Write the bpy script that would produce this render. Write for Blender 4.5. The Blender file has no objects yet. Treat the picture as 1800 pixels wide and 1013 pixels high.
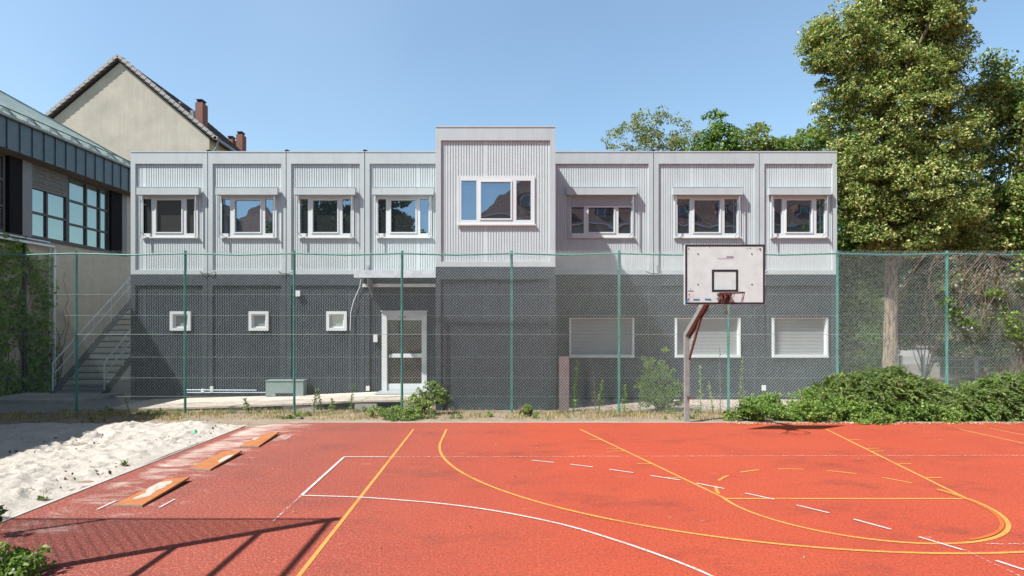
import bpy, math, random
import numpy as np
from mathutils import Vector, Matrix
random.seed(7); RNG = np.random.default_rng(11)
S = bpy.context.scene
COL = S.collection
R = math.radians
# ------------------------------------------------------------------ camera, sky, sun, exposure
H = 2.25; F = 1025.0; VX = 867.0; VY = 576.0
cd = bpy.data.cameras.new('camera'); cam = bpy.data.objects.new('camera', cd); COL.objects.link(cam)
cam.location = (0, 0, H); cam.rotation_euler = (R(90), 0, 0)
cd.sensor_width = 36; cd.lens = F / 1800 * 36; cd.shift_x = (900 - VX) / 1800; cd.shift_y = (VY - 506.5) / 1800
cd.clip_start = 0.05; cd.clip_end = 3000; S.camera = cam
SUN = Vector((2.0, 1.2, -3.1)).normalized()          # direction the light travels
w = bpy.data.worlds.new('World'); S.world = w; w.use_nodes = True
wn = w.node_tree; bg = wn.nodes['Background']
sky = wn.nodes.new('ShaderNodeTexSky'); sky.sky_type = 'NISHITA'; sky.sun_disc = False
sky.sun_elevation = math.asin(-SUN.z); sky.sun_rotation = math.atan2(-SUN.x, -SUN.y)
sky.air_density = 1.0; sky.dust_density = 1.2; sky.ozone_density = 1.3; sky.altitude = 300
tc_ = wn.nodes.new('ShaderNodeTexCoord'); sp_ = wn.nodes.new('ShaderNodeSeparateXYZ'); rp_ = wn.nodes.new('ShaderNodeValToRGB'); mx_ = wn.nodes.new('ShaderNodeMix')
wn.links.new(tc_.outputs['Generated'], sp_.inputs[0]); wn.links.new(sp_.outputs[2], rp_.inputs[0])
rp_.color_ramp.elements[0].position = .0; rp_.color_ramp.elements[0].color = (.67, .75, .71, 1)
rp_.color_ramp.elements[1].position = .95; rp_.color_ramp.elements[1].color = (.30, .30, .29, 1)
e_ = rp_.color_ramp.elements.new(.52); e_.color = (.87, .92, .85, 1); e2_ = rp_.color_ramp.elements.new(.66); e2_.color = (.50, .50, .46, 1)
mx_.data_type = 'RGBA'; mx_.blend_type = 'MULTIPLY'; mx_.inputs[0].default_value = 1
wn.links.new(sky.outputs[0], mx_.inputs[6]); wn.links.new(rp_.outputs[0], mx_.inputs[7]); 
nz_ = wn.nodes.new('ShaderNodeTexNoise'); nz_.inputs['Scale'].default_value = 2.2; nz_.inputs['Detail'].default_value = 3; wn.links.new(tc_.outputs['Generated'], nz_.inputs['Vector'])
ma_ = wn.nodes.new('ShaderNodeMath'); ma_.operation = 'MULTIPLY_ADD'; wn.links.new(sp_.outputs[0], ma_.inputs[0]); ma_.inputs[1].default_value = -.22; wn.links.new(nz_.outputs[0], ma_.inputs[2])
mr_ = wn.nodes.new('ShaderNodeMapRange'); mr_.inputs[1].default_value = .38; mr_.inputs[2].default_value = .78; mr_.inputs[3].default_value = 0; mr_.inputs[4].default_value = .09; wn.links.new(ma_.outputs[0], mr_.inputs[0])
hz_ = wn.nodes.new('ShaderNodeMix'); hz_.data_type = 'RGBA'; wn.links.new(mr_.outputs[0], hz_.inputs[0]); wn.links.new(mx_.outputs[2], hz_.inputs[6]); hz_.inputs[7].default_value = (3.6, 4.2, 4.8, 1)
wn.links.new(hz_.outputs[2], bg.inputs[0]); bg.inputs[1].default_value = 0.15
sd = bpy.data.lights.new('sun', 'SUN'); sun = bpy.data.objects.new('sun', sd); COL.objects.link(sun)
sd.energy = 5.0; sd.angle = R(0.5); sd.color = (1, .965, .91)
sun.rotation_euler = SUN.to_track_quat('-Z', 'Y').to_euler(); sun.location = (-20, -10, 30)
S.view_settings.view_transform = 'Standard'; S.view_settings.look = 'None'
S.view_settings.exposure = 0.9; S.view_settings.gamma = 1

# ------------------------------------------------------------------ helpers
def at(px, d): return (px - VX) * d / F                 # x of a point seen at column px, d metres away
def zt(py, d): return H + (VY - py) * d / F             # its height
def gd(px, py):                                         # ground point
    d = F * H / (py - VY); return (at(px, d), d)

def tag(o, label=None, cat=None, group=None, kind=None):
    if label: o['label'] = label
    if cat: o['category'] = cat
    if group: o['group'] = group
    if kind: o['kind'] = kind
    return o
def empty(name, loc, label, cat, group=None):
    o = bpy.data.objects.new(name, None); COL.objects.link(o); o.location = loc
    o.empty_display_size = .2
    return tag(o, label, cat, group)
def link(name, me, m, parent=None, loc=None):
    o = bpy.data.objects.new(name, me); COL.objects.link(o)
    if m is not None:
        for mm in (m if isinstance(m, (list, tuple)) else [m]): me.materials.append(mm)
    if parent is not None:
        o.parent = parent
        o.matrix_parent_inverse = Matrix.Translation(-Vector(world_loc(parent)))
    if loc: o.location = loc
    return o
def world_loc(o):
    v = Vector(o.location)
    if o.parent: return v      # meshes all sit at world origin
    return v
class MB:
    def __init__(s): s.v = []; s.f = []; s.mi = []; s.cur = 0; s.sm = []
    def add(s, vs, fs, smooth=False):
        n = len(s.v); s.v += [tuple(v) for v in vs]
        for f in fs: s.f.append(tuple(i + n for i in f)); s.mi.append(s.cur); s.sm.append(smooth)
        return s
    def box(s, x0, x1, y0, y1, z0, z1):
        return s.add([(x0,y0,z0),(x1,y0,z0),(x1,y1,z0),(x0,y1,z0),(x0,y0,z1),(x1,y0,z1),(x1,y1,z1),(x0,y1,z1)],
              [(0,3,2,1),(4,5,6,7),(0,1,5,4),(1,2,6,5),(2,3,7,6),(3,0,4,7)])
    def cbox(s, c, sx, sy, sz, M=None):
        M = M or Matrix.Identity(3)
        vs = []
        for dz in (-1, 1):
            for dx, dy in ((-1,-1),(1,-1),(1,1),(-1,1)):
                vs.append(Vector(c) + M @ Vector((dx*sx/2, dy*sy/2, dz*sz/2)))
        return s.add(vs, [(0,3,2,1),(4,5,6,7),(0,1,5,4),(1,2,6,5),(2,3,7,6),(3,0,4,7)])
    def quad(s, a, b, c, d): return s.add([a, b, c, d], [(0,1,2,3)])
    def bar(s, a, b, wd, hd, up=(0,0,1)):
        a = Vector(a); b = Vector(b); t = (b - a).normalized(); u = Vector(up)
        if abs(t.dot(u)) > .98: u = Vector((0,1,0))
        x = t.cross(u).normalized() * wd / 2; y = x.cross(t).normalized() * hd / 2
        vs = [a-x-y, a+x-y, a+x+y, a-x+y, b-x-y, b+x-y, b+x+y, b-x+y]
        return s.add(vs, [(0,3,2,1),(4,5,6,7),(0,1,5,4),(1,2,6,5),(2,3,7,6),(3,0,4,7)])
    def tube(s, pts, rad, n=8, cap=True):
        pts = [Vector(p) for p in pts]
        if not isinstance(rad, (list, tuple)): rad = [rad] * len(pts)
        vs = []; fs = []; ref = None
        for i, p in enumerate(pts):
            t = (pts[min(i+1, len(pts)-1)] - pts[max(i-1, 0)]).normalized()
            if ref is None: ref = Vector((0,0,1)) if abs(t.z) < .9 else Vector((1,0,0))
            x = t.cross(ref).normalized(); y = t.cross(x).normalized(); ref = x.cross(t) * 1.0
            for k in range(n):
                a = 2 * math.pi * k / n
                vs.append(p + (x * math.cos(a) + y * math.sin(a)) * rad[i])
        for i in range(len(pts)-1):
            for k in range(n):
                k2 = (k+1) % n
                fs.append((i*n+k, i*n+k2, (i+1)*n+k2, (i+1)*n+k))
        s.add(vs, fs, smooth=n > 4)
        if cap: 
            s.add(vs[:n], [tuple(range(n))]); s.add(vs[-n:], [tuple(range(n))[::-1]])
        return s
    def mesh(s, name):
        me = bpy.data.meshes.new(name); me.from_pydata(s.v, [], s.f)
        me.polygons.foreach_set('material_index', s.mi); me.polygons.foreach_set('use_smooth', s.sm)
        me.update(); return me
    def build(s, name, m, parent=None, **k):
        o = link(name, s.mesh(name), m, parent); return tag(o, **k) if k else o

def np_mesh(name, V, Q, mi=None):
    me = bpy.data.meshes.new(name); n = Q.shape[1]
    me.vertices.add(len(V)); me.vertices.foreach_set('co', V.astype(np.float32).ravel())
    me.loops.add(Q.size); me.loops.foreach_set('vertex_index', Q.astype(np.int32).ravel())
    me.polygons.add(len(Q)); me.polygons.foreach_set('loop_start', np.arange(0, Q.size, n, dtype=np.int32))
    me.polygons.foreach_set('loop_total', np.full(len(Q), n, dtype=np.int32))
    if mi is not None: me.polygons.foreach_set('material_index', mi.astype(np.int32))
    me.update(calc_edges=True); me.validate(); return me

# ------------------------------------------------------------------ materials
def nodes(name):
    m = bpy.data.materials.new(name); m.use_nodes = True
    nt = m.node_tree; b = nt.nodes['Principled BSDF']
    return m, nt, b
def ramp(nt, src, stops, interp='LINEAR'):
    r = nt.nodes.new('ShaderNodeValToRGB'); r.color_ramp.interpolation = interp
    e = r.color_ramp.elements
    while len(e) < len(stops): e.new(.5)
    for k, (p, c) in enumerate(stops):
        e[k].position = p; e[k].color = (c, c, c, 1) if isinstance(c, (int, float)) else (*c, 1)
    nt.links.new(src, r.inputs[0]); return r.outputs[0]
def noise(nt, scale, detail=4, rough=.5, stretch=None, co='Object', dist=0):
    tc = nt.nodes.new('ShaderNodeTexCoord'); n = nt.nodes.new('ShaderNodeTexNoise')
    n.inputs['Scale'].default_value = scale; n.inputs['Detail'].default_value = detail
    n.inputs['Roughness'].default_value = rough; n.inputs['Distortion'].default_value = dist
    src = tc.outputs[co]
    if stretch:
        mp = nt.nodes.new('ShaderNodeMapping'); mp.inputs['Scale'].default_value = stretch
        nt.links.new(src, mp.inputs[0]); src = mp.outputs[0]
    nt.links.new(src, n.inputs['Vector']); return n.outputs[0]
def mix(nt, f, a, b, mode='MIX'):
    m = nt.nodes.new('ShaderNodeMix'); m.data_type = 'RGBA'; m.blend_type = mode
    def put(i, v):
        if isinstance(v, (int, float)): m.inputs[i].default_value = v
        elif isinstance(v, tuple): m.inputs[i].default_value = (*v, 1)
        else: nt.links.new(v, m.inputs[i])
    put(0, f); put(6, a); put(7, b); return m.outputs[2]
def mth(nt, op, a, b=None, clamp=False):
    m = nt.nodes.new('ShaderNodeMath'); m.operation = op; m.use_clamp = clamp
    for i, v in enumerate((a, b)):
        if v is None: continue
        if isinstance(v, (int, float)): m.inputs[i].default_value = v
        else: nt.links.new(v, m.inputs[i])
    return m.outputs[0]
def bump(nt, b, h, strength=.3, dist=.01):
    n = nt.nodes.new('ShaderNodeBump'); n.inputs['Strength'].default_value = strength; n.inputs['Distance'].default_value = dist
    nt.links.new(h, n.inputs['Height']); nt.links.new(n.outputs[0], b.inputs['Normal'])
def xyz(nt):
    tc = nt.nodes.new('ShaderNodeTexCoord'); s = nt.nodes.new('ShaderNodeSeparateXYZ')
    nt.links.new(tc.outputs['Object'], s.inputs[0]); return s.outputs
def paint(name, c, rough=.5, var=.08, scale=3, metal=0, grime=0, spec=.5, bmp=0):
    m, nt, b = nodes(name)
    n = noise(nt, scale, 5, .6)
    c2 = tuple(x * (1 - var * 2) for x in c); c3 = tuple(min(1, x * (1 + var)) for x in c)
    col = mix(nt, ramp(nt, n, [(.3, 0.), (.7, 1.)]), c2, c3)
    if grime:
        g = noise(nt, 1.2, 6, .65, stretch=(6, 6, .5))
        col = mix(nt, mth(nt, 'MULTIPLY', ramp(nt, g, [(.5, 0.), (.75, 1.)]), grime), col, tuple(x * .55 for x in c))
    oi = nt.nodes.new('ShaderNodeObjectInfo'); vv = mth(nt, 'ADD', mth(nt, 'MULTIPLY', oi.outputs['Random'], .07), .955)
    cc = nt.nodes.new('ShaderNodeCombineColor')
    for k_ in range(3): nt.links.new(vv, cc.inputs[k_])
    col = mix(nt, 1.0, col, cc.outputs[0], 'MULTIPLY')
    nt.links.new(col, b.inputs['Base Color']); b.inputs['Roughness'].default_value = rough
    b.inputs['Metallic'].default_value = metal; b.inputs['Specular IOR Level'].default_value = spec
    if bmp: bump(nt, b, noise(nt, scale * 20, 4), bmp, .01)
    return m
def leaf_mat(name, cols, trans=.3, rough=.5, clump=.35):
    m, nt, b = nodes(name)
    g = nt.nodes.new('ShaderNodeNewGeometry')
    n = noise(nt, .9, 2)
    v = mth(nt, 'ADD', mth(nt, 'MULTIPLY', g.outputs['Random Per Island'], 1 - clump), mth(nt, 'MULTIPLY', ramp(nt, n, [(.35, 0.), (.65, 1.)]), clump))
    k = len(cols)
    col = ramp(nt, v, [(i / (k - 1) * .9 + .05, c) for i, c in enumerate(cols)])
    nt.links.new(col, b.inputs['Base Color']); b.inputs['Roughness'].default_value = rough; b.inputs['Specular IOR Level'].default_value = .35
    t = nt.nodes.new('ShaderNodeBsdfTranslucent'); mx = nt.nodes.new('ShaderNodeMixShader'); mx.inputs[0].default_value = trans
    bc = nt.nodes.new('ShaderNodeMix'); bc.data_type = 'RGBA'; bc.blend_type = 'MULTIPLY'; bc.inputs[0].default_value = 1
    nt.links.new(col, bc.inputs[6]); bc.inputs[7].default_value = (1.3, 1.4, .7, 1)
    nt.links.new(bc.outputs[2], t.inputs[0])
    nt.links.new(b.outputs[0], mx.inputs[1]); nt.links.new(t.outputs[0], mx.inputs[2])
    nt.links.new(mx.outputs[0], nt.nodes['Material Output'].inputs[0]); return m
def glass_mat(name, refl=.32, tint=(.012, .016, .018), wave=.02, rc=(.95, .97, 1)):
    m, nt, b = nodes(name); b.inputs['Base Color'].default_value = (*tint, 1); b.inputs['Roughness'].default_value = .4
    g = nt.nodes.new('ShaderNodeBsdfGlossy'); g.inputs['Roughness'].default_value = .01; g.inputs[0].default_value = (*rc, 1)
    mx = nt.nodes.new('ShaderNodeMixShader'); mx.inputs[0].default_value = refl
    nt.links.new(b.outputs[0], mx.inputs[1]); nt.links.new(g.outputs[0], mx.inputs[2])
    nt.links.new(mx.outputs[0], nt.nodes['Material Output'].inputs[0])
    n = nt.nodes.new('ShaderNodeBump'); n.inputs['Strength'].default_value = 1; n.inputs['Distance'].default_value = wave * .1
    nt.links.new(noise(nt, 1.6, 1), n.inputs['Height']); nt.links.new(n.outputs[0], g.inputs['Normal']); return m

M = {}
M['facade'] = paint('light_grey_paint', (.415, .460, .472), .45, .03, 1.5, grime=.25)
M['facade_rib'] = paint('light_grey_cladding', (.495, .548, .56), .45, .03, 2, grime=.25)
M['dark'] = paint('anthracite_paint', (.038, .050, .063), .5, .08, 2, grime=.15)
M['dark_rib'] = paint('anthracite_cladding', (.042, .055, .069), .5, .08, 2, grime=.2)
M['seam'] = paint('seam_rubber', (.03, .03, .032), .8)
M['white'] = paint('white_plastic', (.57, .605, .61), .35, .02, 2, grime=.06)
M['shutter'] = paint('roller_shutter', (.33, .345, .35), .5, .03, 3)
M['glass'] = glass_mat('window_glass', .36, (.01,.013,.016), .03, (.62, .78, .95))
M['darkglass'] = glass_mat('shaded_glass', .07, (.014,.018,.016))
M['gymglass'] = glass_mat('gym_glass', .40, (.05, .06, .05), .05, (.72, .80, .74))
M['frost'] = glass_mat('frosted_pane', .25, (.22, .26, .27), .0)
M['roof'] = paint('bitumen_roof', (.12, .12, .12), .9)
M['galv'] = paint('galvanised_steel', (.60, .64, .67), .42, .1, 6, metal=.35)
M['galv_dull'] = paint('dull_galvanised_steel', (.33, .36, .39), .55, .1, 6, metal=.2)
M['green'] = paint('green_fence_paint', (.055, .26, .22), .45, .15, 8)
M['wire_plain'] = paint('plain_wire', (.26, .32, .30), .6, .1, 6)
M['wire'] = paint('green_wire', (.50, .58, .55), .34, .1, 6, metal=.5)
M['concrete'] = paint('concrete', (.38, .36, .33), .9, .12, 4, bmp=.4)
M['beige'] = paint('beige_render', (.375, .348, .29), .9, .09, .7, grime=.3, bmp=.3)
M['gymwall'] = paint('rough_beige_render', (.52, .45, .36), .92, .08, 3, grime=.2, bmp=.8)
M['side_render'] = paint('yellowish_render', (.52, .45, .30), .9, .05, 1)
M['copper'] = paint('aged_sheet_metal', (.105, .13, .145), .45, .08, 4, metal=.45, grime=.25)
M['roofgreen'] = paint('green_sheet_roof', (.30, .37, .33), .45, .14, 3, metal=.35, grime=.3)
M['wood'] = paint('weathered_wood', (.14, .105, .08), .85, .2, 6)
M['darkframe'] = paint('dark_brown_frame', (.055, .05, .05), .5, .1, 5)
M['blind'] = paint('grey_blind', (.17, .155, .14), .6, .1, 5)
M['pillar'] = paint('grey_pillar_sheet', (.17, .165, .17), .5, .06, 3)
M['brick'] = paint('chimney_brick', (.23, .105, .085), .9, .25, 18, bmp=.5)
M['tile_dark'] = paint('dark_roof_tile', (.055, .045, .042), .8, .3, 9, bmp=.5)
M['tile_edge'] = paint('grey_verge_tile', (.30, .28, .275), .8, .08, 9)
M['zinc'] = paint('zinc', (.22, .27, .32), .45, .1, 6, metal=.4)
M['stairsteel'] = paint('stair_steel', (.13, .15, .17), .5, .1, 6, metal=.3)
M['pillarshade'] = paint('pillar_shade_black', (.016, .015, .017), .9, .05, 3, spec=.1)  # eave shadow on the pillar faces, put into the colour
M['gutterm'] = paint('gutter_sheet', (.30, .34, .36), .5, .1, 5, metal=.3)
M['black'] = paint('black_paint', (.022, .020, .026), .5)
M['boardwhite'] = paint('board_white', (.52, .58, .575), .55, .05, 5, grime=.12)
M['polegrey'] = paint('weathered_white_pole', (.235, .245, .24), .6, .1, 7, grime=.4)
M['rust'] = paint('rusty_red_steel', (.13, .06, .05), .7, .25, 14)
M['bluetape'] = paint('blue_tape', (.02, .22, .45), .5)
M['orange'] = paint('orange_board', (.36, .135, .045), .65, .12, 9, grime=.25)
M['boardedge'] = paint('board_edge', (.30, .24, .18), .8, .1, 20)
M['bark'] = paint('bark', (.27, .215, .16), .95, .25, 9)
_nt = M['bark'].node_tree; _b = _nt.nodes['Principled BSDF']; _n = noise(_nt, 5, 6, .7, stretch=(4, 4, .7)); bump(_nt, _b, _n, 1, .12)
_nt.links.new(mix(_nt, ramp(_nt, _n, [(.38, 0.), (.58, 1.)]), (.10, .078, .058), (.33, .265, .195)), _b.inputs['Base Color'])
M['twig'] = paint('dry_twig', (.19, .14, .10), .9, .2, 9)
M['utility'] = paint('grey_green_cabinet', (.20, .26, .26), .5, .05, 4)
M['brownboard'] = paint('brown_board', (.16, .11, .115), .8, .1, 4)
M['pale_wall'] = paint('white_wall', (.50, .50, .50), .8, .05, 2)
M['plastic_green'] = paint('green_plastic', (.02, .42, .25), .4)

def seeded_noise_mats():
    # court
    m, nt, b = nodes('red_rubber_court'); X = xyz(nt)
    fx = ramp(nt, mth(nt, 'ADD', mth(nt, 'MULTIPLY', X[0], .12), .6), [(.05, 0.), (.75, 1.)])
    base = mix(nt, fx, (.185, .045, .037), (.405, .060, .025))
    big = ramp(nt, noise(nt, .55, 5, .6), [(.35, 0.), (.7, 1.)])
    base = mix(nt, mth(nt, 'MULTIPLY', big, .35), base, (.47, .090, .036))
    streak = ramp(nt, noise(nt, .5, 4, .6, stretch=(.35, 2.2, 1)), [(.45, 0.), (.75, 1.)])
    base = mix(nt, mth(nt, 'MULTIPLY', streak, .3), base, (.30, .048, .028))
    dk = ramp(nt, noise(nt, .5, 9, .76, stretch=(1, 1.5, 1)), [(.52, 0.), (.68, 1.)])
    base = mix(nt, mth(nt, 'MULTIPLY', dk, .5), base, (.07, .024, .022))
    fine = noise(nt, 38, 5, .85)
    base = mix(nt, ramp(nt, fine, [(.40, 1.), (.54, 0.)]), base, mix(nt, .62, base, (.07, .022, .02)))
    # light granules, more of them on the worn left side
    mid = noise(nt, 17, 6, .8)
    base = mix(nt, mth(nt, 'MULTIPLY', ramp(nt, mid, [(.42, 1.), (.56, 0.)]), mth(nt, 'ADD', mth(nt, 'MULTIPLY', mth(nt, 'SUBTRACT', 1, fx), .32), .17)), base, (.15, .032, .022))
    base = mix(nt, mth(nt, 'MULTIPLY', ramp(nt, mid, [(.56, 0.), (.68, 1.)]), .22), base, (.56, .13, .085))
    gr = noise(nt, 42, 5, .9)
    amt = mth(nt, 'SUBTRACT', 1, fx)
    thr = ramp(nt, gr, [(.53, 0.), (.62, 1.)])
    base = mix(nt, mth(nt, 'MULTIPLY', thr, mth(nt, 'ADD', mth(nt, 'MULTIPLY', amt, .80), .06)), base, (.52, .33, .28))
    # drifted sand by the pit
    edge = ramp(nt, mth(nt, 'MULTIPLY', mth(nt, 'ADD', X[0], 5.7), .5), [(.03, 0.), (.16, 1.), (.6, .55), (1., 0.)])
    far = ramp(nt, mth(nt, 'MULTIPLY', X[1], .07), [(.3, .25), (.6, .6), (.9, 1.)])
    sn = noise(nt, 1.5, 7, .72, stretch=(.8, 2.0, 1), dist=.4)
    sn2 = ramp(nt, mth(nt, 'ADD', mth(nt, 'MULTIPLY', mth(nt, 'MULTIPLY', edge, far), .34), mth(nt, 'ADD', sn, mth(nt, 'MULTIPLY', gr, .12))), [(.70, 0.), (.95, 1.)])
    base = mix(nt, mth(nt, 'MULTIPLY', sn2, .9), base, (.47, .40, .35))
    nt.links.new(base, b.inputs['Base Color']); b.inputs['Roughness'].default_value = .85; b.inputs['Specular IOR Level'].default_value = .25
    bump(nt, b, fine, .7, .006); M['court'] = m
    for nm, c, lo, hi in (('yellow_line', (.56, .27, .055), .30, .42), ('white_line', (.52, .48, .46), .30, .46), ('worn_white_line', (.60, .50, .46), .50, .60), ('worn_yellow_line', (.50, .20, .055), .47, .60), ('orange_line', (.46, .12, .02), .3, .4)):
        m, nt, b = nodes(nm)
        f = ramp(nt, noise(nt, 45, 3, .7), [(lo, 0.), (hi, 1.)])
        nt.links.new(mix(nt, ramp(nt, noise(nt, 30, 4, .8), [(.4, 0.), (.6, 1.)]), tuple(x*.72 for x in c), c), b.inputs['Base Color']); b.inputs['Roughness'].default_value = .8
        f = mth(nt, 'MULTIPLY', f, ramp(nt, noise(nt, 2.2, 4, .6), [(.3, .72), (.5, 1.)])); nt.links.new(f, b.inputs['Alpha']); M[nm] = m
    # sand
    m, nt, b = nodes('pale_sand')
    n = noise(nt, 3.0, 6, .65); n2 = noise(nt, 60, 3, .7)
    c = mix(nt, ramp(nt, n, [(.3, 0.), (.7, 1.)]), (.385, .355, .315), (.47, .435, .39))
    c = mix(nt, ramp(nt, n2, [(.30, 1.), (.40, 0.)]), c, (.25, .21, .175))
    nt.links.new(c, b.inputs['Base Color']); b.inputs['Roughness'].default_value = .95; b.inputs['Specular IOR Level'].default_value = .15
    bump(nt, b, mth(nt, 'ADD', noise(nt, 9, 6, .7), mth(nt, 'MULTIPLY', n2, .2)), .9, .05); M['sand'] = m
    # soil
    m, nt, b = nodes('dry_soil')
    n = noise(nt, 1.6, 7, .7); n2 = noise(nt, 30, 4, .7)
    c = mix(nt, ramp(nt, n, [(.35, 0.), (.65, 1.)]), (.21, .165, .12), (.34, .285, .22))
    c = mix(nt, ramp(nt, n2, [(.42, .8), (.56, 0.)]), c, (.16, .115, .075))
    nt.links.new(c, b.inputs['Base Color']); b.inputs['Roughness'].default_value = .95; bump(nt, b, n2, .8, .03); M['soil'] = m
    # gravel
    m, nt, b = nodes('pinkish_gravel'); tc = nt.nodes.new('ShaderNodeTexCoord')
    v = nt.nodes.new('ShaderNodeTexVoronoi'); v.inputs['Scale'].default_value = 22; nt.links.new(tc.outputs['Object'], v.inputs['Vector'])
    s = nt.nodes.new('ShaderNodeSeparateColor'); nt.links.new(v.outputs['Color'], s.inputs[0])
    c = mix(nt, s.outputs[0], (.33, .27, .22), (.62, .54, .47)); c = mix(nt, ramp(nt, v.outputs['Distance'], [(.35, 0.), (.7, 1.)]), c, (.12, .09, .07))
    nt.links.new(c, b.inputs['Base Color']); b.inputs['Roughness'].default_value = .9; bump(nt, b, v.outputs['Distance'], -1, .03); M['gravel'] = m
    # paving
    m, nt, b = nodes('grey_paving'); tc = nt.nodes.new('ShaderNodeTexCoord'); br = nt.nodes.new('ShaderNodeTexBrick')
    br.inputs['Scale'].default_value = 4.5; br.inputs['Color1'].default_value = (.30, .29, .28, 1); br.inputs['Color2'].default_value = (.23, .225, .22, 1); br.inputs['Mortar'].default_value = (.10, .09, .08, 1); br.inputs['Mortar Size'].default_value = .012
    nt.links.new(tc.outputs['Object'], br.inputs[0]); c = mix(nt, ramp(nt, noise(nt, 2, 5), [(.4, 0.), (.7, .5)]), br.outputs[0], (.36, .31, .25))
    nt.links.new(c, b.inputs['Base Color']); b.inputs['Roughness'].default_value = .9; M['paving'] = m
    # red roof tile for the houses opposite
    m, nt, b = nodes('red_roof_tiles'); tc = nt.nodes.new('ShaderNodeTexCoord'); mp = nt.nodes.new('ShaderNodeMapping'); mp.inputs['Rotation'].default_value = (R(90), 0, 0)
    br = nt.nodes.new('ShaderNodeTexBrick'); br.inputs['Scale'].default_value = 1.6; br.inputs['Color1'].default_value = (.20, .085, .06, 1); br.inputs['Color2'].default_value = (.30, .13, .09, 1); br.inputs['Mortar'].default_value = (.05, .03, .025, 1); br.inputs['Mortar Size'].default_value = .05
    nt.links.new(tc.outputs['Object'], mp.inputs[0]); nt.links.new(mp.outputs[0], br.inputs[0]); nt.links.new(br.outputs[0], b.inputs['Base Color']); b.inputs['Roughness'].default_value = .85; M['redroof'] = m
seeded_noise_mats()
M['linden'] = leaf_mat('linden_leaf', [(.05, .10, .022), (.12, .19, .042), (.23, .30, .075)], .3)
M['bract'] = leaf_mat('linden_bract', [(.24, .26, .085), (.40, .40, .15), (.54, .50, .23)], .3)
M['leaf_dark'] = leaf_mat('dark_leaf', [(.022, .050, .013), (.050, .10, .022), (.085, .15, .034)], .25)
M['leaf_mid'] = leaf_mat('mid_leaf', [(.055, .105, .022), (.11, .19, .04), (.18, .27, .06)], .35)
M['leaf_bright'] = leaf_mat('bright_leaf', [(.08, .15, .025), (.16, .27, .05), (.27, .36, .08)], .35)
M['leaf_yellow'] = leaf_mat('autumn_leaf', [(.10, .12, .03), (.22, .20, .05), (.36, .26, .06)], .35)
M['juniper'] = leaf_mat('juniper_spray', [(.06, .105, .032), (.13, .20, .06), (.24, .31, .10)], .25)
M['ivy'] = leaf_mat('ivy_leaf', [(.04, .09, .02), (.09, .17, .035), (.16, .26, .055)], .25)
M['greyleaf'] = leaf_mat('dusty_leaf', [(.09, .12, .06), (.20, .22, .13), (.34, .35, .24)], .3)
M['wallivy'] = leaf_mat('wall_ivy_leaf', [(.09, .18, .03), (.18, .31, .05), (.30, .43, .09)], .4)
M['straw'] = leaf_mat('dry_grass_blade', [(.22, .16, .075), (.40, .31, .17), (.55, .46, .28)], .3)
M['litter'] = leaf_mat('dead_leaf', [(.05, .03, .02), (.10, .06, .035), (.17, .11, .06)], .1)

# ------------------------------------------------------------------ ground and court
def flat(name, pts, z, m, parent=None, kind='structure', sub=None):
    mb = MB(); mb.add([(x, y, z) for x, y in pts], [tuple(range(len(pts)))]); o = mb.build(name, m, parent)
    if kind and parent is None: o['kind'] = kind
    return o
flat('ground', [(-600, -600), (600, -600), (600, 900), (-600, 900)], -.012, M['soil'])
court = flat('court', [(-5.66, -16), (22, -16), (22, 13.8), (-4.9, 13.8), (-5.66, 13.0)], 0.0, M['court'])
def strip(mb, pts, wd, z=.004, closed=False):
    P = [Vector((p[0], p[1], 0)) for p in pts]; n = len(P); vs = []
    for i in range(n):
        t = (P[min(i+1, n-1)] - P[max(i-1, 0)]).normalized(); nn = Vector((-t.y, t.x, 0)) * wd / 2
        vs += [(P[i] + nn)[:2] + (z,), (P[i] - nn)[:2] + (z,)]
    mb.add(vs, [(2*i, 2*i+1, 2*i+3, 2*i+2) for i in range(n-1)])
def densify(P, k=12):
    P = [Vector((*p, 0)) for p in P]; out = []
    for i in range(len(P)-1):
        p0, p1, p2, p3 = P[max(i-1,0)], P[i], P[i+1], P[min(i+2, len(P)-1)]
        for j in range(k):
            t = j / k
            out.append(tuple((.5*((2*p1)+(-p0+p2)*t+(2*p0-5*p1+4*p2-p3)*t*t+(-p0+3*p1-3*p2+p3)*t**3))[:2]))
    out.append(tuple(P[-1][:2])); return out
def arc(cx, cy, r, a0, a1, n=48): return [(cx + r*math.cos(R(a0+(a1-a0)*i/n)), cy + r*math.sin(R(a0+(a1-a0)*i/n))) for i in range(n+1)]
LW = .045
KX, BL, FT = 4.635, 12.88, 7.66
y_ = MB()
strip(y_, [(-1.76, -10), (-1.76, BL)], LW)
strip(y_, [(KX-2.715, BL-.02), (KX-1.585, FT)], LW, .0045); strip(y_, [(KX+2.715, BL-.02), (KX+1.585, FT)], LW, .0045)
strip(y_, [(KX-1.585, FT), (KX+1.585, FT)], LW, .005)
strip(y_, arc(KX, FT, 1.60, 180, 360), LW, .0055)
for a in (8, 34, 60, 86, 112, 138, 164): strip(y_, arc(KX, FT, 1.60, a-6, a+8, 6), LW, .006)
yc = BL - 1.42; r3 = 5.665
strip(y_, [(KX-r3, BL)] + arc(KX, yc, r3, 180, 360, 90), LW, .0065)
for t in (.235, .395, .44, .63, .80):
    for sgn in (-1, 1):
        x = KX + sgn*(2.715 + (1.585-2.715)*t); y = BL + (FT-BL)*t
        strip(y_, [(x, y), (x + sgn*.26, y + (0.02))], LW*.9, .007)
strip(y_, [gd(1683, 754), gd(1800, 780), gd(2100, 848)], LW); strip(y_, [gd(1740, 753.5), gd(1800, 765), gd(2100, 825)], LW)
y_.build('yellow_lines', M['yellow_line'], court)
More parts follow.
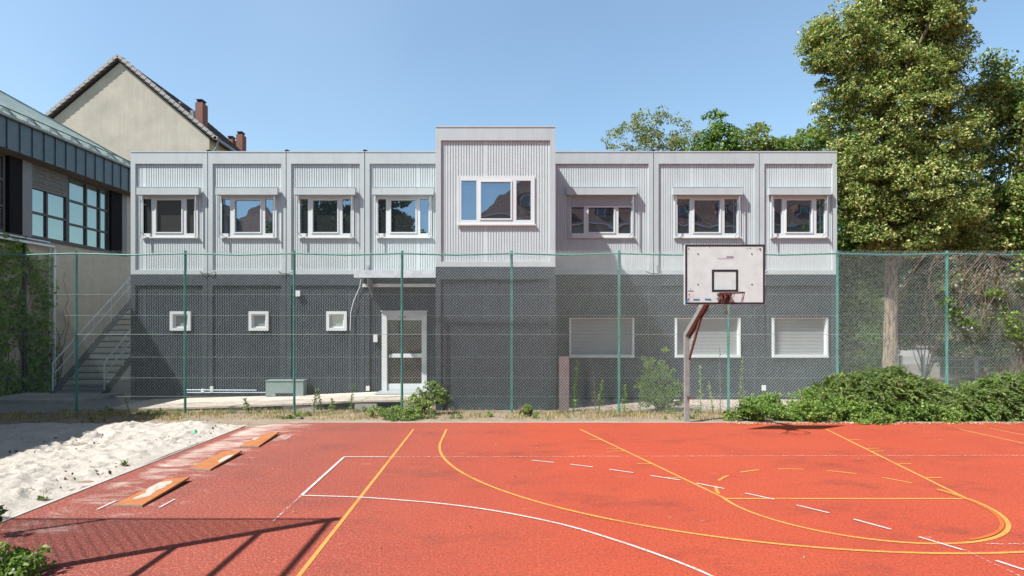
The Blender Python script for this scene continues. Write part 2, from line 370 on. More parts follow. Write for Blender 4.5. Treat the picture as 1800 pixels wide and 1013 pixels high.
mb = MB(); strip(mb, [(-1.76, BL), (14, BL+.03)], LW*.9, .0075); mb.build('worn_yellow_line', M['worn_yellow_line'], court)
mb = MB(); strip(mb, arc(KX, FT, 1.545, 285, 375, 30), LW*.8, .008); mb.build('orange_arc', M['orange_line'], court)
w_ = MB()
curve = [(532,872),(630,875),(702,880),(772,886),(847,895.5),(919,908),(1000,926),(1083,951),(1152,974.5),(1198.7,992),(1248,1013),(1340,1062),(1500,1180)]
strip(w_, densify([gd(*p) for p in curve]), LW*.85, .0085)
for a, b in (((935,810),(974,814)),((1002,817),(1042,822)),((1071,826),(1113,832)),((1143,837),(1196,845)),((1224,850.5),(1273,860)),((1310,868),(1361,879)),((1400,889),(1458,903)),((1501,914),(1567,932)),((1615,945),(1692,968)),((1751,987),(1800,1003))):
    strip(w_, [gd(*a), gd(*b)], LW*.9, .009)
strip(w_, [gd(605, 804), gd(530, 872)], LW, .0095); strip(w_, [gd(605, 804), gd(680, 804.3)], LW, .010)
for px, py in ((294, 886), (188, 889), (505, 770.5)):
    X, Y = gd(px, py); strip(w_, [(X, Y-.18), (X, Y+.18)], .035, .0105)
w_.build('white_lines', M['white_line'], court)
mb = MB(); strip(mb, [gd(680, 804.3), gd(1800, 801.5), gd(2100, 801)], LW*.8, .011); strip(mb, [gd(530, 872), gd(480, 918)], LW*.7, .0112)
strip(mb, [gd(1692, 967), gd(1800, 1018)], .02, .0115); strip(mb, [gd(1735, 958), gd(1900, 958)], .03, .0118)
mb.build('worn_white_lines', M['worn_white_line'], court)
# kerb at far edge and along the pit
mb = MB(); mb.box(-5.72, -5.66, -6, 13.3, -.05, .012); mb.box(-4.86, 22, 13.803, 13.86, -.05, .008); o = mb.build('kerb', M['concrete'], None, kind='structure')

# sand pit: footprints and ripples modelled as relief
def sand():
    nx, ny = 210, 270
    xs = np.linspace(-14, -5.70, nx); ys = np.linspace(3.0, 13.8, ny)
    X, Y = np.meshgrid(xs, ys); Z = np.full_like(X, .02)
    for k in range(26):
        f = RNG.uniform(.5, 3.2); a = RNG.uniform(0, 6.28); p = RNG.uniform(0, 6.28)
        Z += .012 / f * np.sin((X*np.cos(a) + Y*np.sin(a)) * f * 3 + p)
    for k in range(2600):
        cx, cy = RNG.uniform(-14, -5.9), RNG.uniform(3.2, 14); r = RNG.uniform(.04, .11); a = RNG.uniform(0, 3.14); h = RNG.uniform(.010, .050)
        i0, i1 = np.searchsorted(ys, [cy-.6, cy+.6]); j0, j1 = np.searchsorted(xs, [cx-.6, cx+.6])
        dx = X[i0:i1, j0:j1]-cx; dy = Y[i0:i1, j0:j1]-cy
        u = (dx*np.cos(a)+dy*np.sin(a))/(r*1.7); v = (-dx*np.sin(a)+dy*np.cos(a))/r; q = u*u+v*v
        Z[i0:i1, j0:j1] += -h*np.exp(-q*1.2) + h*.55*np.exp(-(np.sqrt(q)-1.5)**2*5)
    ex = np.clip((-5.70-X)/.5, 0, 1); ey = np.clip((13.8-Y)/.7 + .12*np.sin(X*2.3), 0, 1)
    Z = np.where(True, (Z*.8+.035)*np.minimum(ex*.7+.3, ey) - .02*(1-ey), Z) + .0
    V = np.stack([X.ravel(), Y.ravel(), Z.ravel()], 1)
    i, j = np.meshgrid(np.arange(ny-1), np.arange(nx-1), indexing='ij'); a = (i*nx+j).ravel()
    me = np_mesh('sand_pit', V, np.stack([a, a+1, a+nx+1, a+nx], 1)); me.polygons.foreach_set('use_smooth', [True]*len(me.polygons))
    tag(link('sand_pit', me, M['sand']), kind='structure')
sand()
flat('gravel', [(1.9, 15.9), (12.5, 15.2), (14.5, 18.3), (1.9, 18.3)], -.004, M['gravel'])
flat('pavement', [(-20, 15.35), (-10.2, 15.35), (-10.2, 18.0), (-12.2, 24), (-20, 24)], -.006, M['paving'])

# raised walkway to the door
pm = MB(); xs = [-10.6, -8.8, -7.0, -5.2, -3.6, -2.05]; zs = [.03, .07, .12, .18, .25, .26]; fy = [15.75, 15.85, 15.9, 15.95, 16.0, 16.05]
for i in range(5):
    x0, x1, z0, z1 = xs[i]+(.015 if i else 0), xs[i+1], zs[i], zs[i+1]
    pm.add([(x0,fy[i],z0-.05),(x1,fy[i+1],z1-.05),(x1,18.2,z1-.05),(x0,18.2,z0-.05),(x0,fy[i],z0),(x1,fy[i+1],z1),(x1,18.2,z1),(x0,18.2,z0)],
           [(0,3,2,1),(4,5,6,7),(0,1,5,4),(1,2,6,5),(2,3,7,6),(3,0,4,7)])
M['walk'] = paint('sandy_concrete', (.50, .44, .375), .9, .12, 3, grime=.2, bmp=.4)
walk = pm.build('path', M['walk'], None, kind='structure')
pm = MB()
for x, ww in ((-8.4, .5), (-6.9, .7), (-5.3, .9), (-3.5, .6), (-2.3, .4)): pm.box(x-ww/2, x+ww/2, 15.98, 16.15, -.02, .25*(x+10.6)/8.5-.052)
pm.box(-10.5, -2.1, 16.3, 16.4, -.02, .0)
pm.build('support_block', M['concrete'], walk)

# ------------------------------------------------------------------ container school building
D = 18.24; DB = 15.96; PM = F / D
ZT, ZF, ZR, ZB = 7.73, 7.375, 4.05, 3.914
def corr(mb, a, b, z0, z1, out, pitch=.074, dep=.018, flats=True, phase=0):
    """trapezoid cladding between plan points a and b; out = outward normal; ribs are cut by absolute distance along the wall"""
    a = Vector((*a, 0)); b = Vector((*b, 0)); t = (b-a); L = t.length; t.normalize(); n = Vector((*out, 0))
    prof = []
    s = -((phase) % pitch)
    k = 0
    while s < L:
        flat_rib = flats and (int(round((s+phase)/pitch)) % 29 == 5)
        pp = [(0, dep), (.66, dep), (.71, 0), (.95, 0)] if not flat_rib else [(0, dep), (.95, dep), (.97, dep), (.99, dep)]
        for q, h in pp:
            prof.append((s + q*pitch, h))
        s += pitch; k += 1
    prof = [(min(max(q, 0), L), h) for q, h in prof] + [(L, dep)]
    vs = []; 
    for q, h in prof:
        p = a + t*q + n*(h-dep); vs += [(p.x, p.y, z0), (p.x, p.y, z1)]
    mb.add(vs, [(2*i, 2*i+2, 2*i+3, 2*i+1) for i in range(len(prof)-1) if prof[i+1][0]-prof[i][0] > 1e-5])
bld = empty('school_building', (at(229, D), D, 0), 'two storey container building, pale grey ribbed upper floor over a dark ground floor', 'building')
bx = [at(p, D) for p in (229, 365, 503, 641, 778)] + [at(p, D) for p in (963, 1149, 1335, 1472)]
BX0, BX1 = at(765, DB), at(977, DB)
def upper_module(x0, x1, d, win, fr=None):
    """pale frame and ribbed panel with a hole for the window (wx0,wx1,wz0,wz1)"""
    g = .012; pw = .155
    m = MB()
    m.box(x0+g, x1-g, d, d+.12, ZF, ZT)                       # fascia
    m.box(x0+g, x0+pw, d, d+.12, ZR, ZF); m.box(x1-pw, x1-g, d, d+.12, ZR, ZF)
    m.box(x0+g, x1-g, d, d+.12, ZB, ZR)
    m.box(x0+g, x1-g, d-.012, d+.14, ZT, ZT+.035)
    m.build('module_frame', M['facade'], bld)
    c = MB(); py = d + .05; wx0, wx1, wz0, wz1 = win; a0, a1 = x0+pw, x1-pw
    for (u0, u1, z0, z1) in ((a0, wx0, ZR, ZF), (wx1, a1, ZR, ZF), (wx0, wx1, ZR, wz0), (wx0, wx1, wz1, ZF)):
        corr(c, (u0, py), (u1, py), z0, z1, (0, -1), phase=u0+50)
    c.build('ribbed_panel', M['facade_rib'], bld)
def window(x0, x1, z0, z1, d, glasses, sbox=None, shut=0.0, label=None, gm='glass', rails=True, sill=True):
    """white three-light window: frame mesh is the part, pane/shutter box/sill/rails are its sub-parts"""
    m = MB(); f0, f1 = d+.03, d+.11                            # frame front and back; panes sit inside
    gz0, gz1 = z0+.115, z1-.115
    m.box(x0, x1, f0, f1, z0, gz0); m.box(x0, x1, f0, f1, gz1, z1)
    edges = [x0] + [e for g in glasses for e in g] + [x1]
    for i in range(0, len(edges), 2): m.box(edges[i], edges[i+1], f0, f1, gz0, gz1)
    if len(glasses) == 3:                                      # raised sash round the middle light
        a, b = glasses[1]; s = .04
        m.box(a, b, f0-.018, f0+.05, gz0, gz0+s); m.box(a, b, f0-.018, f0+.05, gz1-s, gz1)
        m.box(a, a+s, f0-.018, f0+.05, gz0+s, gz1-s); m.box(b-s, b, f0-.018, f0+.05, gz0+s, gz1-s)
    m.box(x0-.02, x0, d+.022, d+.11, z0, z1); m.box(x1, x1+.02, d+.022, d+.11, z0, z1)      # reveal
    fr = m.build('window', M['white'], bld, **({'label': label} if label else {}))
    p = MB()
    for a, b in glasses: p.quad((a, f1-.03, gz0), (b, f1-.03, gz0), (b, f1-.03, gz1), (a, f1-.03, gz1))
    p.build('pane', M[gm], fr)
    if sill: MB().box(x0-.05, x1+.05, d-.015, d+.03, z0-.04, z0-.003).build('sill', M['white'], fr)
    if sbox:
        b0, b1 = sbox
        mb = MB(); mb.box(b0, b1, d-.145, d+.0, 6.375, 6.60); mb.box(b0-.006, b1+.006, d-.15, d+.002, 6.60, 6.612); mb.box(b0+.01, b1-.01, d-.15, d-.145, 6.375, 6.395)
        mb.build('shutter_box', M['facade'], fr)
        if rails:
            for xr in (b0+.10, b1-.10):
                mb = MB(); mb.box(xr-.012, xr+.012, d-.135, d-.11, z0-.04, 6.375)
                for zz in (z0+.14, 6.2): mb.bar((xr, d-.12, zz), (xr+.10 if xr < (b0+b1)/2 else xr-.10, d+.03, zz-.13), .014, .014)
                mb.build('guide_rail', M['galv_dull'], fr)
    if shut:
        mb = MB(); n = int(shut/.035)
        for k in range(n): mb.box(x0+.06, x1-.06, f0-.045+.0, f0-.03, gz1+.05-shut+k*.035, gz1+.05-shut+k*.035+.031)
        mb.build('shutter_curtain', M['shutter'], fr)
    return fr
def pxs(*a): return [tuple(at(q, D+.08) for q in p) for p in a]
WZ0, WZ1 = 5.085, 6.395
wins = [((251,346), (240,349), [(253.5,267.5),(274,323),(329,342.5)]), ((389.5,484.5), (378.5,487.5), [(391.5,405.5),(412,461),(467,480.5)]),
        ((526.5,620.5), (516.5,624), [(528,542),(548.5,596),(602.5,617)]), ((663,757.5), (654,762), [(665,679),(685.5,733),(739,753.5)])]
for i, (o, s, g) in enumerate(wins):
    wx = (at(o[0], D), at(o[1], D)); upper_module(bx[i], bx[i+1], D, (wx[0], wx[1], WZ0, WZ1))
    window(*wx, WZ0, WZ1, D, pxs(*g), sbox=(at(s[0], D-.14), at(s[1], D-.14)), gm='darkglass' if i == 0 else 'glass')
wins2 = [((1001,1113.5), (996,1119), [(1004,1026),(1031.5,1081),(1086.5,1109)], .32), ((1187,1301.5), (1183,1306), [(1190,1211.5),(1217,1266.5),(1272.5,1295)], 0), ((1357,1455), (1352,1461), [(1359.5,1373.5),(1378.5,1427.5),(1433.5,1448.5)], 0)]
for i, (o, s, g, sh) in enumerate(wins2):
    wx = (at(o[0], D), at(o[1], D)); upper_module(bx[5+i], bx[6+i], D, (wx[0], wx[1], WZ0, WZ1))
    window(*wx, WZ0, WZ1, D, pxs(*g), sbox=(at(s[0], D-.14), at(s[1], D-.14)), shut=sh, label='window with its roller shutter lowered a little' if sh else None)
wx = (at(806.5, DB), at(938.5, DB)); upper_module(BX0, BX1, DB, (wx[0], wx[1], WZ0, WZ1))
window(*wx, WZ0, WZ1, DB, [tuple(at(q, DB+.08) for q in p) for p in ((811,837.5),(843,900),(907.5,933))], label='window without a shutter box')
# sides of the projecting module, end walls, core and roofs
DE = D + 6.2
for x, o in ((BX0, (-1, 0)), (BX1, (1, 0)), (bx[0], (-1, 0)), (bx[-1], (1, 0))):
    y0, y1 = (DB+.12, D) if x in (BX0, BX1) else (D+.12, DE)
    m = MB(); i = -.14 * o[0]; xa, xb = sorted((x, x+i))
    m.box(xa, xb, y0, y1, ZF, ZT+.03); m.box(xa, xb, y0, y1, ZB, ZR); m.box(xa, xb, y0, y0+.1, ZR, ZF); m.box(xa, xb, y1-.15, y1, ZR, ZF); m.build('side_frame', M['facade'], bld)
    m = MB(); corr(m, (x-.02*o[0], y0+.1), (x-.02*o[0], y1-.15), ZR, ZF, o); m.build('side_panel', M['facade_rib'], bld)
m = MB(); m.box(bx[0]+.1, bx[-1]-.1, D+.26, DE-.02, 0, ZT-.05); m.box(BX0+.1, BX1-.1, DB+.13, D+.13, 0, ZT-.05); m.build('core', M['dark'], bld)
m = MB(); m.box(bx[0]+.15, bx[-1]-.15, D+.15, DE-.01, ZT-.048, ZT+.0); m.box(bx[0]+.01, bx[-1]-.01, DE, DE+.1, 0, ZT+.03); m.build('roof', M['roof'], bld)
# dark ground floor
lowwin = [(298.5,335,547.5,581.5),(437,472,547.5,581.5),(573.5,609.5,547.5,581.5),(671,750,548,687)]
lowwin2 = [(1001,1115,559,629),(1187,1302,559,629),(1358,1456,559,629)]
def low_module(x0, x1, d, holes, zb=.0):
    m = MB(); zl = ZB - .006
    m.box(x0+.01, x1-.01, d+.004, d+.12, zl-.34, zl); m.box(x0+.01, x0+.15, d+.004, d+.12, zb, zl-.34); m.box(x1-.15, x1-.01, d+.004, d+.12, zb, zl-.34); m.box(x0+.15, x1-.15, d+.004, d+.12, zb, .16)
    m.build('dark_frame', M['dark'], bld)
    c = MB(); py = d+.05; u = x0+.15; z0, z1 = .16, zl-.34
    for (hx0, hx1, hz0, hz1) in sorted(holes):
        corr(c, (u, py), (hx0, py), z0, z1, (0, -1), phase=u+50); 
        if hz0 > z0: corr(c, (hx0, py), (hx1, py), z0, hz0, (0, -1), phase=hx0+50)
        corr(c, (hx0, py), (hx1, py), hz1, z1, (0, -1), phase=hx0+50); u = hx1
    corr(c, (u, py), (x1-.15, py), z0, z1, (0, -1), phase=u+50)
    c.build('dark_ribbed_panel', M['dark_rib'], bld)
def hole(w): return (at(w[0], D), at(w[1], D), zt(w[3], D), zt(w[2], D))
lows = [[lowwin[0]], [lowwin[1]], [lowwin[2]], [lowwin[3]]]
for i in range(4): low_module(bx[i], bx[i+1], D, [hole(w) for w in lows[i]])
for i in range(3): low_module(bx[5+i], bx[6+i], D, [hole(lowwin2[i])])
low_module(BX0, BX1, DB, [])
for x, o, y0, y1 in ((BX0, (-1, 0), DB+.12, D), (BX1, (1, 0), DB+.12, D), (bx[0], (-1, 0), D+.12, DE), (bx[-1], (1, 0), D+.12, DE)):
    m = MB(); corr(m, (x-.01*o[0], y0), (x-.01*o[0], y1), 0, ZB-.006, o); m.build('dark_side_panel', M['dark_rib'], bld)
for w in lowwin[:3]:                                           # little square windows
    x0, x1, z0, z1 = hole(w); m = MB(); f = .09; r = .08; y = D+.0
    m.box(x0, x1, y-.01, y+.12, z0, z0+f); m.box(x0, x1, y-.01, y+.12, z1-f, z1); m.box(x0, x0+f, y-.01, y+.12, z0+f, z1-f); m.box(x1-f, x1, y-.01, y+.12, z0+f, z1-f)
    f2 = .135
    m.box(x0+f, x1-f, y+.06, y+.12, z0+f, z0+f2); m.box(x0+f, x1-f, y+.06, y+.12, z1-f2, z1-f); m.box(x0+f, x0+f2, y+.06, y+.12, z0+f2, z1-f2); m.box(x1-f2, x1-f, y+.06, y+.12, z0+f2, z1-f2)
    fr = m.build('small_window', M['white'], bld)
    MB().quad((x0+f2, y+.1, z0+f2), (x1-f2, y+.1, z0+f2), (x1-f2, y+.1, z1-f2), (x0+f2, y+.1, z1-f2)).build('pane', M['frost'], fr)
for w in lowwin2:                                              # windows with closed shutters
    x0, x1, z0, z1 = hole(w); m = MB(); f = .06; y = D
    m.box(x0, x1, y-.02, y+.2, z0, z0+f+.03); m.box(x0, x1, y-.0, y+.2, z1-.03, z1); m.box(x0, x0+f, y-.0, y+.2, z0+f+.03, z1-.03); m.box(x1-f, x1, y-.0, y+.2, z0+f+.03, z1-.03)
    fr = m.build('shuttered_window', M['white'], bld)
    c = MB(); z = z0+f+.03
    while z < z1-.04: c.add([(x0+f, y+.16, z), (x1-f, y+.16, z), (x1-f, y+.135, z+.03), (x0+f, y+.135, z+.03), (x1-f, y+.16, z+.044), (x0+f, y+.16, z+.044)], [(0,1,2,3),(3,2,4,5)]); z += .044
    c.build('shutter_curtain', M['shutter'], fr)
    MB().box(x0-.02, x1+.02, y-.03, y, z1+.003, z1+.02).build('drip_edge', M['rust'], fr)
# door
x0, x1, z0, z1 = hole(lowwin[3]); y = D; m = MB(); z0 = .262
m.box(x0, x0+.16, y-.0, y+.12, z0, z1); m.box(x1-.15, x1, y, y+.12, z0, z1); m.box(x0+.16, x1-.15, y+.0, y+.12, z1-.10, z1)
m.box(x0-.03, x1+.03, y-.05, y, z1+.003, z1+.03)
dr = m.build('door', M['white'], bld)
m = MB(); gx0, gx1 = at(681, D), at(741, D); zz = [zt(p, D) for p in (563, 622, 629, 675)]
m.box(x0+.16, gx0, y+.04, y+.1, z0+.01, z1-.10); m.box(gx1, x1-.15, y+.04, y+.1, z0+.01, z1-.10)
m.box(gx0, gx1, y+.04, y+.1, zz[0], z1-.10); m.box(gx0, gx1, y+.04, y+.1, zz[2], zz[1]); m.box(gx0, gx1, y+.04, y+.1, z0+.01, zz[3])
m.build('door_leaf', M['white'], dr)
m = MB(); m.quad((gx0, y+.08, zz[1]), (gx1, y+.08, zz[1]), (gx1, y+.08, zz[0]), (gx0, y+.08, zz[0])); m.quad((gx0, y+.08, zz[3]), (gx1, y+.08, zz[3]), (gx1, y+.08, zz[2]), (gx0, y+.08, zz[2]))
m.build('pane', M['darkglass'], dr)
m = MB(); m.cbox((x0+.21, y+.0, 1.40), .035, .02, .3); m.bar((x0+.21, y-.03, 1.42), (x0+.34, y-.03, 1.42), .022, .022); m.bar((x0+.21, y+.0, 1.42), (x0+.21, y-.035, 1.42), .02, .02); m.build('handle', M['black'], dr)
MB().box(x0+.5, x0+.75, y+.0, y+.04, z1-.2, z1-.15).build('door_closer', M['galv_dull'], dr)
MB().box(x0-.05, x1+.1, y-.9, y+.0, .262, .28).build('door_step', M['galv_dull'], bld)
# canopy
cx0, cx1, cy = at(622, 17.1), BX0-.01, 17.1
m = MB(); zc = zt(475, 17.1); m.box(cx0, cx1, cy, cy+.05, zc-.22, zc); m.box(cx0, cx0+.05, cy+.05, D, zc-.2, zc); m.box(cx0, cx1, D-.05, D, zc-.42, zc-.32)
for k in range(4): xx = cx0+.9+k*.62; m.box(xx, xx+.05, cy+.05, D-.0, zc-.12, zc-.06)
can = m.build('canopy', M['galv'], bld)
mt, nt, b = nodes('cloudy_acrylic'); b.inputs['Base Color'].default_value = (.6, .62, .62, 1); tr = nt.nodes.new('ShaderNodeBsdfTransparent'); tr.inputs[0].default_value = (.75, .78, .78, 1); mx = nt.nodes.new('ShaderNodeMixShader'); mx.inputs[0].default_value = .55
nt.links.new(b.outputs[0], mx.inputs[1]); nt.links.new(tr.outputs[0], mx.inputs[2]); nt.links.new(mx.outputs[0], nt.nodes['Material Output'].inputs[0]); M['acryl'] = mt
MB().box(cx0+.05, cx1-.02, cy+.05, D-.003, zc-.055, zc-.045).build('canopy_sheet', M['acryl'], can)
MB().add([(cx0+.3, D-.003, zc-.2), (cx0+.3, D-.75, zc-.2), (cx0+.3, D-.7, zc-.42), (cx0+.3, D-.003, zc-.75), (cx0+.33, D-.003, zc-.2), (cx0+.33, D-.75, zc-.2), (cx0+.33, D-.7, zc-.42), (cx0+.33, D-.003, zc-.75)],
         [(0,1,2,3),(7,6,5,4),(0,4,5,1),(1,5,6,2),(2,6,7,3)]).build('canopy_bracket', M['galv_dull'], can)
# seams, roof caps, cable loops, fittings
for i, x in enumerate(bx):
    if i in (0, 4, 5, 8): continue
    MB().box(x-.011, x+.011, D+.02, D+.1, 0, ZT-.01).build('module_joint', M['seam'], bld)
    cp = MB(); cp.tube([(x, D+.08, ZT+.03), (x, D+.08, ZT+.075)], .03); cp.tube([(x, D+.08, ZT+.075), (x, D+.08, ZT+.10)], [.085, .05]); cp.build('roof_cap', M['black'], bld)
    cb = MB()
    for sg in (-1, 1): cb.tube([(x, D-.01, ZB+.03), (x+sg*.09, D-.05, ZB+.02), (x+sg*.17, D-.04, ZB+.05), (x+sg*.24, D-.01, ZB+.09)], .011, 6)
    cb.build('cable_loop', M['black'], bld)
for px in (646, 1156): MB().box(at(px, D)-.04, at(px, D)+.04, D-.02, D, 4.03, 4.2).build('fixing_plate', M['galv_dull'], bld)
for px, py, ww, hh, nm in ((372, 684, 5, 9, 'power_socket'), (356, 687, 5, 6, 'power_socket'), (646.5, 683, 6, 8, 'power_socket'), (1343, 682, 6, 9, 'power_socket'), (660, 595, 7, 13, 'door_bell_panel'), (523, 516, 9, 10, 'wall_lamp')):
    X, Z = at(px, D-.04), zt(py, D-.04); MB().box(X-ww/2/PM, X+ww/2/PM, D-.06, D+.02, Z-hh/2/PM, Z+hh/2/PM).build(nm, M['white'], bld)
cb = MB(); cb.tube([(at(635, D-.1), D-.08, zt(489, D)), (at(633, D), D-.05, zt(505, D)), (at(622, D), D-.04, zt(530, D)), (at(617, D), D-.03, zt(550, D)), (at(616, D), D-.03, zt(581, D))], .014, 6); cb.build('white_cable', M['white'], bld)
cb = MB(); cb.tube([(at(325, D), D-.04, .30), (at(452, D), D-.04, .29)], .022, 6); cb.tube([(at(330, D), D-.04, .22), (at(470, D), D-.04, .22)], .018, 6); cb.build('conduit', M['zinc'], bld)

# ------------------------------------------------------------------ staircase
sx0, sx1, sy0, sl = -14.38, -12.70, 19.02, .77
st = empty('metal_staircase', (-13.5, sy0, 0), 'galvanised steel outdoor staircase climbing beside the left end of the container building', 'staircase')
n = 19
for i in range(n):
    z = .14+.205*i; yy = sy0+.12+.266*i
    tr_ = MB().box(sx0+.05, sx1-.05, yy, yy+.27, z-.06, z).build('tread', M['stairsteel'], st); MB().box(sx0+.05, sx1-.05, yy-.012, yy-.001, z-.022, z).build('nosing', M['galv'], tr_)
ly = n*.266+.1
for sx in (sx0, sx1):
    MB().bar((sx, sy0, .06), (sx, sy0+ly, .06+ly*sl), .05, .22).build('stringer', M['stairsteel'], st)
    m = MB(); z1 = 1.05
    m.tube([(sx, sy0+.02, .1), (sx, sy0+.02, z1+.05), (sx, sy0+ly, z1+.05+ly*sl)], .026, 8)
    m.tube([(sx, sy0+.1, z1-.28), (sx, sy0+.22, z1-.30+.10), (sx, sy0+ly, z1-.28+ly*sl)], .02, 8); m.build('handrail', M['galv'], st)
    for k in range(1, 6): yy = sy0+k*.98; MB().tube([(sx, yy, .1+(yy-sy0)*sl), (sx, yy, z1+.04+(yy-sy0)*sl)], .02, 8).build('post', M['galv'], st)
MB().box(sx0, bx[0]-.1, sy0+ly-.05, sy0+ly+1.4, 3.95, 4.03).build('landing', M['stairsteel'], st)
for xx in (sx0+.05, sx1-.05): MB().tube([(xx, sy0+ly+1.3, 0), (xx, sy0+ly+1.3, 3.95)], .05, 8).build('landing_post', M['stairsteel'], st)
tag(MB().box(-15.4, -12.2, 17.25, 19.25, -.02, .10).build('concrete_slab', M['concrete'], None), 'grey concrete slab under the foot of the metal staircase', 'slab')

# ------------------------------------------------------------------ sports hall on the left
def gp(s, off=0.): return (-16.46+.0322*s+off, s)
gym = empty('sports_hall', (-17, 20, 0), 'hall with beige wall, dark window band and green sheet metal roof at the left', 'building')
GZ0, GZ1, GT = 5.37, 7.90, 8.85
def gbox(mb, s0, s1, o0, o1, z0, z1):
    pts = [gp(s0, o0), gp(s0, o1), gp(s1, o1), gp(s1, o0)]
    mb.add([(*p, z0) for p in pts] + [(*p, z1) for p in pts], [(0,1,2,3)[::-1],(4,5,6,7),(0,1,5,4),(1,2,6,5),(2,3,7,6),(3,0,4,7)])
m = MB(); gbox(m, 2, 25.4, -6, 0, 0, GZ0-.05); gbox(m, 24.55, 25.4, -6, -.003, GZ0-.05, GZ1); m.build('wall', M['gymwall'], gym)
m = MB(); gbox(m, 2, 24.55, -6, -.35, GZ0-.05, GZ1); m.build('inner_wall', M['darkframe'], gym)
m = MB(); gbox(m, 0, 26.0, -1.5, .55, GZ1-.03, GZ1+.04); m.build('soffit', M['wood'], gym)
m = MB(); gbox(m, -.1, 26.1, .50, .60, GZ1-.02, GT)
s = 2.3
while s < 26: gbox(m, s-.012, s+.012, .60, .635, GZ1-.02, GT); s += .485
gbox(m, 25.9, 26.1, -12, .5, GZ1-.02, GT)
m.build('fascia', M['copper'], gym)
m = MB(); m.tube([(*gp(-.1, .70), GT+.02), (*gp(26.15, .70), GT+.02)], .05, 10); m.build('gutter', M['gutterm'], gym)
# hip roof
e0, e1 = -.2, 26.0; t = 7.0; r = .61
A = (*gp(e0, .66), GT+.06); B = (*gp(e1, .66), GT+.06); C_ = (gp(e1, .66)[0]-t, e1-t, GT+.06+t*r); D_ = (gp(e0, .66)[0]-t, e0+t, GT+.06+t*r); E_ = (gp(e1, .66)[0]-2*t, e1, GT+.06); G_ = (gp(e0, .66)[0]-2*t, e0, GT+.06)
m = MB(); m.add([A, B, C_, D_], [(0,1,2,3)]); m.add([B, E_, C_], [(0,1,2)]); m.add([A, D_, G_], [(0,1,2)]); m.add([E_, G_, D_, C_], [(0,1,2,3)]); m.add([A, B, E_, G_], [(3,2,1,0)])
s = .4
while s < e1:
    k = min(t, (e1-s), s-e0); x, y = gp(s, .66)
    m.bar((x, y, GT+.075), (x-k, y, GT+.075+k*r), .025, .05); s += .485
m.bar(B, C_, .09, .08)
m.build('roof', M['roofgreen'], gym)
m = MB(); s = 10.
m.tube([(gp(2)[0]+.30, 2, GT+.42), (*gp(25.6, .30), GT+.42)], .02, 6)
while s < 25.6:
    x, y = gp(s, .66); m.add([(x-.1, y-.02, GT+.12), (x-.42, y-.02, GT+.46), (x-.62, y-.02, GT+.45), (x-.1, y+.02, GT+.12), (x-.42, y+.02, GT+.46), (x-.62, y+.02, GT+.45)], [(0,1,2),(5,4,3),(0,3,4,1),(1,4,5,2)]); s += .97
m.build('snow_guard', M['copper'], gym)
def gwin(s0, s1, cols, rows, blind=None):
    m = MB(); f = .075
    for q in [s0] + cols + [s1]: gbox(m, q-f/2, q+f/2, -.14, -.04, GZ0, GZ1-.03)
    for z in [GZ0+.03] + rows + [GZ1-.08]:
        qs = [s0] + cols + [s1]
        for a, b in zip(qs[:-1], qs[1:]): gbox(m, a+f/2, b-f/2, -.13, -.045, z-f/2, z+f/2)
    fr = m.build('window', M['darkframe'], gym)
    p = MB(); p.quad((*gp(s0, -.10), GZ0), (*gp(s1, -.10), GZ0), (*gp(s1, -.10), GZ1-.03), (*gp(s0, -.10), GZ1-.03)); p.build('pane', M['gymglass'], fr)
    if blind:
        b = MB(); a0, a1, z = blind
        while z < GZ1-.05: gbox(b, a0, a1, -.035, -.01 if int(z*20) % 2 else -.025, z, z+.045); z += .06
        b.build('blind', M['blind'], fr)
gwin(19.99, 21.62, [20.70], [6.23], blind=(20.0, 21.62, 7.06))
gwin(21.70, 23.85, [22.62, 23.35], [6.12, 7.0])
gwin(14.5, 18.95, [16, 17.5], [6.2, 7.05])
for s0, s1, mm in ((19.05, 19.55, 'pillarshade'), (19.55, 19.95, 'pillar'), (23.9, 24.55, 'pillarshade'), (24.55, 24.85, 'pillar'), (13.6, 14.4, 'pillar')):
    m = MB(); gbox(m, s0, s1, -.2, .05, GZ0-.1, GZ1-.03); m.build('pillar', M[mm], gym)
m = MB(); gbox(m, 13.6, 24.85, -.05, .08, GZ0-.08, GZ0-.03); m.build('window_ledge', M['darkframe'], gym)
P = lambda px, off: gp((16.46-off)*1025/(900-px), off)
m = MB(); a = P(95, .2); m.tube([(*gp(12, .2), 5.12), (*a, 5.12), (*a, 5.0), (*a, .05)], .055, 8); a = P(86.5, .12); m.tube([(*gp(12, .12), 5.26), (*a, 5.26), (*a, .05)], .035, 8); m.build('silver_pipe', M['galv'], gym)
a = P(43, .1); MB().tube([(*a, 5.3), (*a, .05)], .06, 8).build('downpipe', M['black'], gym)
m = MB(); m.box(-22, -14.4, 5.0, 11.5, 0, 8.4); m.box(-22.2, -14.0, 4.8, 11.9, 8.4, 8.75); m.build('added_shadow_block', M['gymwall'], gym)  # unseen block added to cast the shade edge across the sand

